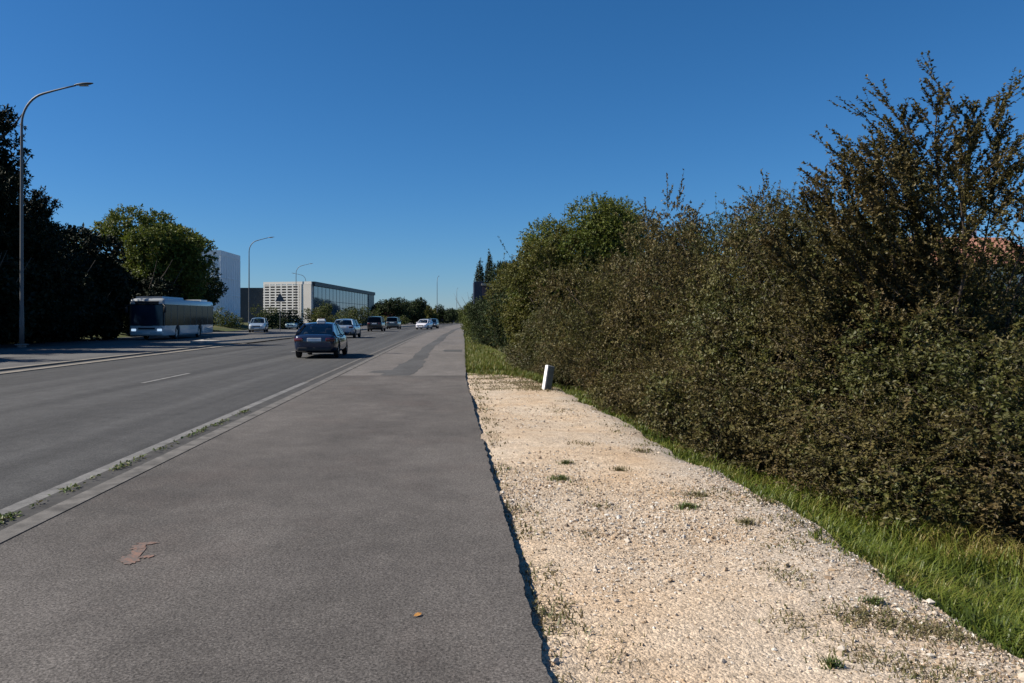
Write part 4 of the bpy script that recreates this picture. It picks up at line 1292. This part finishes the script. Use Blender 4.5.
    for sx in (-1, 1):
        b = MB(); b.box((sx * hw * .70, Y(.012), zr - .17), (hw * .40, .14, .14), .03, Matrix.Rotation(sx * .30, 4, 'Z'))
        b.build('tail_light', M['redlens'], t, 40)
        b = MB(); b.box((sx * hw * .66, Y(.972), belt(.96) - .13), (hw * .38, .22, .13), .04, Matrix.Rotation(-sx * .5, 4, 'Z'))
        b.build('headlight', M['litlamp'] if lit else M['clearlens'], t, 40)
        b = MB(); b.box((sx * (hw + .06), Y(.66), belt(.66) + .06), (.2, .12, .14), .04); b.box((sx * (hw - .06), Y(.67), belt(.66) + .01), (.14, .05, .04))
        b.build('mirror', mat, t, 40)
        for fy in (.40, .56):
            b = MB(); b.box((sx * hw * .995, Y(fy), belt(.5) - .17), (.03, .17, .03), .008); b.build('door_handle', mat, t)
    b = MB(); b.box((0, Y(-.004), zr - .17), (.56, .05, .13), .006); b.build('number_plate', M['plate'], t)
    b = MB(); b.box((0, Y(1.0), .44), (.5, .05, .11), .006); b.build('number_plate', M['plate'], t)
    b = MB(); b.box((0, Y(.01), P[0][1] - .02), (W * .74, .14, .14), .03); b.build('rear_bumper_skirt', M['blackplastic'], t)
    b = MB(); b.box((0, Y(.985), .56 if kind in ('sedan', 'hatch') else .66), (W * .42, .12, .13), .03); b.build('grille', M['blackplastic'], t)
    b = MB(); b.cyl((-hw * .3, Y(.02), zr + .015), (-hw * .3 + .001, Y(.02) + .001, zr + .016), .001); b.b.clear()
    b.box((0, Y(.5), .3), (W * .82, L * .7, .2), .03); b.build('underbody', M['blackplastic'], t)
    for yy in (yr, yf):
        for sx in (-1, 1):
            make_wheel(t, sx * (hw - .125), yy, r)
    if taxi:
        b = MB(); b.box((0, Y(.42), H + .075), (.42, .16, .13), .03, None, (.72, .7)); sg = b.build('roof_sign', M['plate'], t)
        b = MB(); b.box((0, Y(.42), H + .150), (.26, .1, .03), .008); b.build('roof_sign_top', M['redlens'], sg)
        b = MB(); b.box((0, Y(.42), H + .0), (.3, .14, .05), .01); b.build('roof_sign_base', M['blackplastic'], t)
    return t

GC = 'cars driving on the road'
make_car('liftback_car', 'dark blue saloon taxi with a white roof sign driving away, nearest car on the road', 'car', (-5.72, 34.6, -.04), R(1), 'sedan', 4.67, 1.81, 1.47, paint('dark blue paint', (0.006, 0.017, 0.05), .2), GC, taxi=True)
make_car('hatchback_car', 'silver blue car driving away just ahead of the dark blue taxi', 'car', (-9.0, 67, -.04), R(-2), 'suv', 4.3, 1.82, 1.58, paint('silver blue paint', (0.30, 0.38, 0.48), .5), GC)
make_car('passenger_van', 'black boxy van driving away beyond the silver blue car', 'van', (-9.75, 99.5, -.04), R(-1), 'van', 4.8, 1.92, 1.85, paint('black paint', (0.012, 0.012, 0.014), .2), GC, tinted=True)
make_car('passenger_van', 'grey green van driving right ahead of the black van', 'van', (-9.1, 119, -.04), R(-3), 'van', 4.4, 1.85, 1.8, paint('grey green paint', (0.10, 0.14, 0.15), .4), GC, tinted=True)
make_car('hatchback_car', 'white hatchback in the right lane far down the road', 'car', (-4.45, 116, -.04), R(168), 'hatch', 4.1, 1.78, 1.5, paint('white paint', (0.62, 0.60, 0.62), .0), GC)
make_car('hatchback_car', 'dark car close behind the far white hatchback', 'car', (-3.6, 128, -.04), R(176), 'hatch', 4.2, 1.8, 1.55, paint('dark grey paint', (0.02, 0.02, 0.022), .2), GC)
make_car('estate_car', 'silver car coming towards the camera on the opposite road', 'car', (-21.6, 88, .03), R(188), 'suv', 4.5, 1.82, 1.62, paint('silver paint', (0.34, 0.42, 0.5), .4), GC)
make_car('hatchback_car', 'pale teal car half hidden behind the taxi on the opposite road', 'car', (-22.6, 112, .03), R(180), 'hatch', 4.1, 1.78, 1.5, paint('pale teal paint', (0.3, 0.45, 0.5), .3), GC)

# ------------------------------------------------------------------ bus
def make_bus():
    t = thing('city_bus', 'white city bus with dark windows waiting in the shade under the trees', 'bus', (-21.9, 62.6, .03), R(180))
    L, W, H = 11.6, 2.5, 3.05
    white = paint('bus white', (0.54, 0.57, 0.58), 0.0, .35)
    # body sides below the windows, above the windows, roof, rear
    b = MB()
    hx = W / 2
    def ring(z, inset=0.0, f=0.0):
        pts = []
        for (sx, sy) in ((-1, -1), (1, -1), (1, 1), (-1, 1)):
            cx, cy = sx * (hx - inset - .18), sy * (L / 2 - inset - .18)
            for k in range(4):
                a = {(-1, -1): math.pi, (1, -1): 1.5 * math.pi, (1, 1): 0, (-1, 1): .5 * math.pi}[(sx, sy)] + k * math.pi / 6
                pts.append((cx + .18 * math.cos(a), cy + .18 * math.sin(a) + (f if sy > 0 else 0), z))
        return pts
    b.loft([ring(.32, .03), ring(.4), ring(1.02)])
    body = b.build('body', white, t, 40)
    c = MB()
    for yy in (-2.2, 3.0):
        for sx in (-1, 1): c.cyl((sx * (hx - .35), yy, .5), (sx * (hx + .2), yy, .5), .58, .58, 28)
    cut = c.build('cutter', white, t)
    md = body.modifiers.new('b', 'BOOLEAN'); md.object = cut; md.solver = 'EXACT'
    bpy.context.view_layer.update()
    new = evaluated(body); body.modifiers.clear(); body.data = new; bpy.data.objects.remove(cut)
    new.set_sharp_from_angle(angle=R(35))
    b = MB(); b.loft([ring(2.55, 0, -.06), ring(2.78, .0, -.08), ring(2.92, .07, -.1), ring(2.98, .25, -.1)]); b.build('roof', paint('bus roof shade grey', (0.30, 0.32, 0.33), 0.0, .45), t, 40)  # roof colour dimmed to carry the tree shade over the bus
    b = MB(); b.loft([[(sx * hx * .8, y, z) for sx, z in ((-1, 2.9), (1, 2.9), (.92, 3.12), (-.92, 3.12))] for y in (.9, 5.3)]); b.build('roof_unit', paint('roof unit grey', (0.26, 0.28, 0.30), 0.0, .5), t)
    b = MB(); b.box((0, -4.6, 3.02), (1.7, 1.6, .12), .04); b.build('roof_hatch', white, t)
    # pillars between windows
    for sx in (-1, 1):
        for y in (-5.62, -4.2, -2.75, -1.3, .15, 1.6, 3.05, 4.4):
            b = MB(); b.box((sx * (hx - .03), y, 1.78), (.05, .09, 1.58)); b.build('window_pillar', M['blackplastic'], t)
        for sy in (-1, 1):
            b = MB(); b.box((sx * (hx - .07), sy * (L / 2 - .13), 1.78), (.1, .12, 1.58)); b.build('corner_pillar', M['blackplastic'], t)
    for sx in (-1, 1):
        ys = [-5.6, -4.2, -2.75, -1.3, .15, 1.6, 3.05, 4.4, 5.6]
        for a, c2 in zip(ys, ys[1:]):
            b = MB(); b.box((sx * (hx - .015), (a + c2) / 2, 1.78), (.012, c2 - a - .08, 1.52)); b.build('side_window', M['bus_glass'], t)
    for yd in (4.9, .9):   # doors on the kerb side
        b = MB()
        for q in (-.58, 0, .58): b.box((hx + .006, yd + q, 1.3), (.02, .05, 2.0))
        b.box((hx + .006, yd, 2.32), (.02, 1.2, .06)); b.box((hx + .006, yd, .36), (.02, 1.2, .06))
        d = b.build('door', M['blackplastic'], t)
        b = MB(); b.box((hx + .004, yd, .72), (.01, 1.1, .64)); b.build('door_glass', M['glass_dark'], d)
    # front: windscreen, destination display, bumper
    b = MB(); n = 9
    for z0, z1, nm in ((1.0, 2.5, 'w'),):
        rows = [[b.b.verts.new((x, L / 2 + .02 - .14 * (x / hx) ** 2 - .05 * (z - 1.0) / 1.5, z)) for x in np.linspace(-hx * .965, hx * .965, n)] for z in np.linspace(z0, z1, 4)]
        for r0, r1 in zip(rows, rows[1:]):
            for k in range(n - 1): b.b.faces.new((r0[k], r0[k + 1], r1[k + 1], r1[k]))
    b.build('windscreen', plain('bus windscreen', (0.014, 0.026, 0.045), .1, 0, var=.3, scale=1.0, spec=.4), t, 60)
    b = MB(); b.box((0, L / 2 - .1, 2.66), (1.7, .1, .22), .02); b.build('destination_display', M['blackplastic'], t)
    b = MB(); b.box((0, L / 2 + .0, .5), (2.3, .14, .3), .06); b.build('bumper', white, t, 40)
    b = MB(); b.box((0, L / 2 + .075, .5), (.52, .02, .12)); b.build('number_plate', M['plate'], t)
    b = MB(); b.box((0, L / 2 + .015, .82), (1.2, .04, .12), .02); b.build('grille', M['blackplastic'], t)
    for sx in (-1, 1):
        b = MB(); b.box((sx * .92, L / 2 - .01, .72), (.34, .1, .16), .04); b.build('headlight', M['litlamp'], t, 40)
        b = MB(); b.box((sx * 1.36, L / 2 + .18, 2.15), (.2, .12, .42), .04); b.cyl((sx * 1.1, L / 2 - .1, 2.6), (sx * 1.36, L / 2 + .16, 2.4), .02)
        b.build('mirror', M['blackplastic'], t, 40)
        b = MB(); b.box((sx * .55, L / 2 + .035 - .03, 1.06), (.75, .02, .02), 0, Matrix.Rotation(sx * .12, 4, 'Y')); b.build('wiper', M['blackplastic'], t)
        for yy in (-2.2, 3.0):
            w = make_wheel(t, sx * (hx - .16), yy, .48)
    b = MB(); b.box((0, 0, .95), (2.3, 11.0, .08)); b.build('floor', M['blackplastic'], t)
    b = MB(); b.box((0, -L / 2 + .03, 1.78), (2.2, .05, 1.55)); b.build('rear_panel', M['blackplastic'], t)
    for k, y in enumerate(np.arange(-4.6, 3.6, .95)):
        for sx in (-1, 1):
            b = MB(); b.box((sx * .8, y, 1.5), (.8, .12, .9), .05); b.box((sx * .8, y + .24, 1.15), (.8, .45, .1), .04); b.build('seat', M['seat'], t)
make_bus()

# ------------------------------------------------------------------ buildings
M['white_wall'] = plain('white facade panel', (0.80, 0.81, 0.82), .7, var=.06, scale=.6)
M['cream_wall'] = plain('cream facade', (0.60, 0.56, 0.50), .8, var=.06, scale=.5)
M['dark_clad'] = plain('dark cladding', (0.035, 0.042, 0.05), .5, var=.15, scale=.8)
M['fin'] = plain('white louvre', (0.66, 0.63, 0.58), .6, var=.04)
M['recess'] = plain('window band behind louvres', (0.035, 0.04, 0.045), .3, var=.2, scale=.6)
def facade_glass():
    n = NT('blue facade glass')
    n.color((0.12, 0.17, 0.22)); n.set(Roughness=0.06, Metallic=0.35)  # base colour lightened and blued to carry the sky's reflection
    n.b.inputs['Specular IOR Level'].default_value = 0.9
    n.b.inputs['IOR'].default_value = 1.9
    co = n.coord()
    n.bump(n.noise(co, .8, 2), .06, .05)
    return n.m
M['facade_glass'] = facade_glass()
M['roof_edge'] = plain('dark roof edge', (0.03, 0.036, 0.042), .5)
M['orange_wall'] = plain('orange render', (0.55, 0.22, 0.11), .85, var=.12, scale=1.5)
M['tile'] = plain('terracotta tiles', (0.36, 0.165, 0.11), .85, var=.3, scale=6)
M['white_render'] = plain('white render', (0.75, 0.73, 0.70), .8, var=.06)
M['red_wall'] = plain('red brown render', (0.38, 0.10, 0.075), .8, var=.12)
M['blue_wall'] = plain('blue violet panel', (0.022, 0.03, 0.055), .6, var=.15)
M['mauve_wall'] = plain('mauve wall', (0.075, 0.055, 0.07), .8, var=.15)

# white building with vertical panels
t = thing('white_building', 'tall white panelled building behind the bus and its tree', 'building', (-36.8, 111.2, 0), R(0))
b = MB(); b.box((0, 4, 5.3), (9.0, 10, 10.0)); b.build('wall', M['white_wall'], t)
b = MB()
for k in range(10): b.box((-4.5 + k * 1.0, -1.02, 5.4), (.05, .05, 9.6))
for k in range(9): b.box((4.52, -.6 + k * 1.2, 5.4), (.05, .05, 9.6))
for z in (2.4, 4.8, 7.2): b.box((0, -1.04, z), (9.0, .07, .08)); b.box((4.54, 4, z), (.07, 10, .08))
b.build('panel_joints', M['white_wall'], t)
b = MB(); b.box((0, -1.0 + .02, 10.6), (9.1, .06, .7)); b.box((4.5, 4.05, 10.6), (.06, 10, .7)); b.build('parapet', M['white_wall'], t)
for k in range(4):
    b = MB(); b.box((-3.5 + 2.2 * k, -1.03, 1.3), (1.5, .08, 1.5)); b.build('window', M['facade_glass'], t)
b = MB(); b.box((0, 4, .2), (9.3, 10.3, .5)); b.build('plinth', M['concrete'], t)

# long building: dark end block, louvred screen, pale end wall, glass side
t = thing('long_office_building', 'long low building with white louvred screen and a blue glass side', 'building', (0, 0, 0))
zT = 8.2
b = MB(); b.box((-39.3, 160, 3.7), (5.6, 13, 7.4)); b.build('dark_block', M['dark_clad'], t)
b = MB(); b.prism([(-36.4, 153.0), (-26.7, 150.0), (-21.9, 214), (-36.4, 214)], 'z', 0, zT - .3); b.build('wall', M['cream_wall'], t)
fd = Vector((-36.4 + 26.7, 3.0, 0)); fl = fd.length; fd.normalize(); fn = Vector((-fd.y, fd.x, 0))
fa = math.atan2(fd.y, fd.x)
def frontbox(b, s0, s1, z0, z1, off, th):
    c = Vector((-26.7, 150, 0)) + fd * ((s0 + s1) / 2) + fn * off; c.z = (z0 + z1) / 2
    b.box(c, (s1 - s0, th, z1 - z0), 0, Matrix.Rotation(fa, 4, 'Z'))
b = MB(); frontbox(b, 2.5, fl, .4, 7.8, .05, .06); b.build('window_band', M['recess'], t)
b = MB()
for z in np.arange(.6, 7.8, .5): frontbox(b, 2.5, fl, z, z + .22, .4, .25)
for x in np.linspace(2.7, fl - .2, 7): frontbox(b, x - .13, x + .13, .4, 8.0, .38, .3)
b.build('louvred_screen', M['fin'], t)
b = MB(); frontbox(b, 0.0, fl, zT - .25, zT + .25, .25, .5); b.build('parapet', M['fin'], t)
b = MB(); frontbox(b, .02, 2.45, .05, zT - .28, .3, .5); b.build('pale_end_wall', M['cream_wall'], t)
d = Vector((-21.9 + 26.7, 214 - 150, 0)).normalized(); nr = Vector((d.y, -d.x, 0))
def wallbox(b, s0, s1, z0, z1, off, th):
    p0 = Vector((-26.7, 150, 0)) + d * s0 + nr * off; p1 = Vector((-26.7, 150, 0)) + d * s1 + nr * off
    c = (p0 + p1) / 2; c.z = (z0 + z1) / 2
    b.box(c, ((p1 - p0).length, th, z1 - z0), 0, Matrix.Rotation(math.atan2(d.y, d.x), 4, 'Z'))
Lg = Vector((-21.9 + 26.7, 214 - 150, 0)).length
b = MB(); wallbox(b, 0.4, Lg - 8, .5, zT - .6, .06, .1); b.build('glass_facade', M['facade_glass'], t)
b = MB()
for s in np.arange(.4, Lg - 8, 3.2): wallbox(b, s, s + .06, .5, zT - .6, .12, .05)
for z in (2.6, 4.9): wallbox(b, .4, Lg - 8, z, z + .08, .135, .08)
b.build('mullions', M['steel'], t)
b = MB(); wallbox(b, Lg - 7.9, Lg + .2, 0, zT - .35, .1, .3); b.build('dark_end_bay', plain('teal dark cladding', (0.03, 0.06, 0.075), .4), t)
b = MB(); wallbox(b, -.1, Lg + .4, zT - .55, zT + .25, .2, .6); b.build('roof_edge', M['roof_edge'], t)

t = thing('red_building', 'small red building beyond the end of the glass facade', 'building', (-21.3, 240, 0))
b = MB(); b.box((0, 4, 2.6), (5.6, 8, 5.2)); b.build('wall', M['red_wall'], t)
b = MB(); b.prism([(-3.2, 5.2), (3.2, 5.2), (2.6, 6.1), (-2.6, 6.1)], 'y', -.4, 8.4); b.build('roof', M['roof_edge'], t)
for x in (-1.4, 1.2):
    b = MB(); b.box((x, -.03, 3.1), (1.0, .1, 1.3)); b.build('window', M['recess'], t)

t = thing('far_warehouse', 'low dark flat roofed building on the horizon behind the far trees', 'building', (-4, 300, 0))
b = MB(); b.box((-4, 6, 2.2), (22, 12, 4.4)); b.build('wall', M['mauve_wall'], t)
b = MB(); b.box((-4, 6, 4.5), (22.6, 12.6, .3)); b.build('roof', M['roof_edge'], t)
for x in np.arange(-13, 6, 3.2):
    b = MB(); b.box((x, -.03, 2.4), (1.8, .1, 1.2)); b.build('window', M['recess'], t)

# pavilion half hidden behind the bushes by the cypresses
t = thing('blue_pavilion', 'flat roofed blue and mauve pavilion peeping over bushes below the cypresses', 'building', (4.2, 84, 0))
b = MB(); b.box((.3, 2.5, 2.5), (3.2, 5, 5.0)); b.build('wall', M['mauve_wall'], t)
b = MB(); b.box((-1.75, 2.4, 2.75), (.9, 4.6, 5.4)); b.build('side_panel', M['blue_wall'], t)
b = MB(); b.box((.35, 2.4, 5.12), (3.5, 5.5, .22)); b.build('roof', M['concrete'], t)
b = MB(); b.box((.4, -.03, 4.5), (2.4, .1, .55)); b.build('window', M['blue_wall'], t)

# house glimpsed through the young tree
t = thing('tiled_house', 'white house with orange tiled roof glimpsed through the young tree at right', 'house', (28.9, 42, 0.2), R(6))
b = MB(); b.box((0, 3.5, 2.1), (4.8, 7, 4.2)); b.build('wall', M['white_render'], t)
rf = MB(); rf.prism([(-.5, 4.2), (7.5, 4.2), (3.5, 6.0)], 'x', -2.8, 2.8); rf = rf.build('roof', M['tile'], t)
b = MB(); b.box((1.4, 4.4, 5.9), (.6, .6, 1.3)); b.build('chimney', M['white_render'], rf)
for x in (-1.4, 1.0):
    b = MB(); b.box((x, -.03, 2.5), (1.0, .1, 1.3)); w = b.build('window', M['recess'], t)
    b = MB(); b.box((x, -.06, 1.8), (1.3, .2, .1)); b.build('sill', M['white_render'], w)
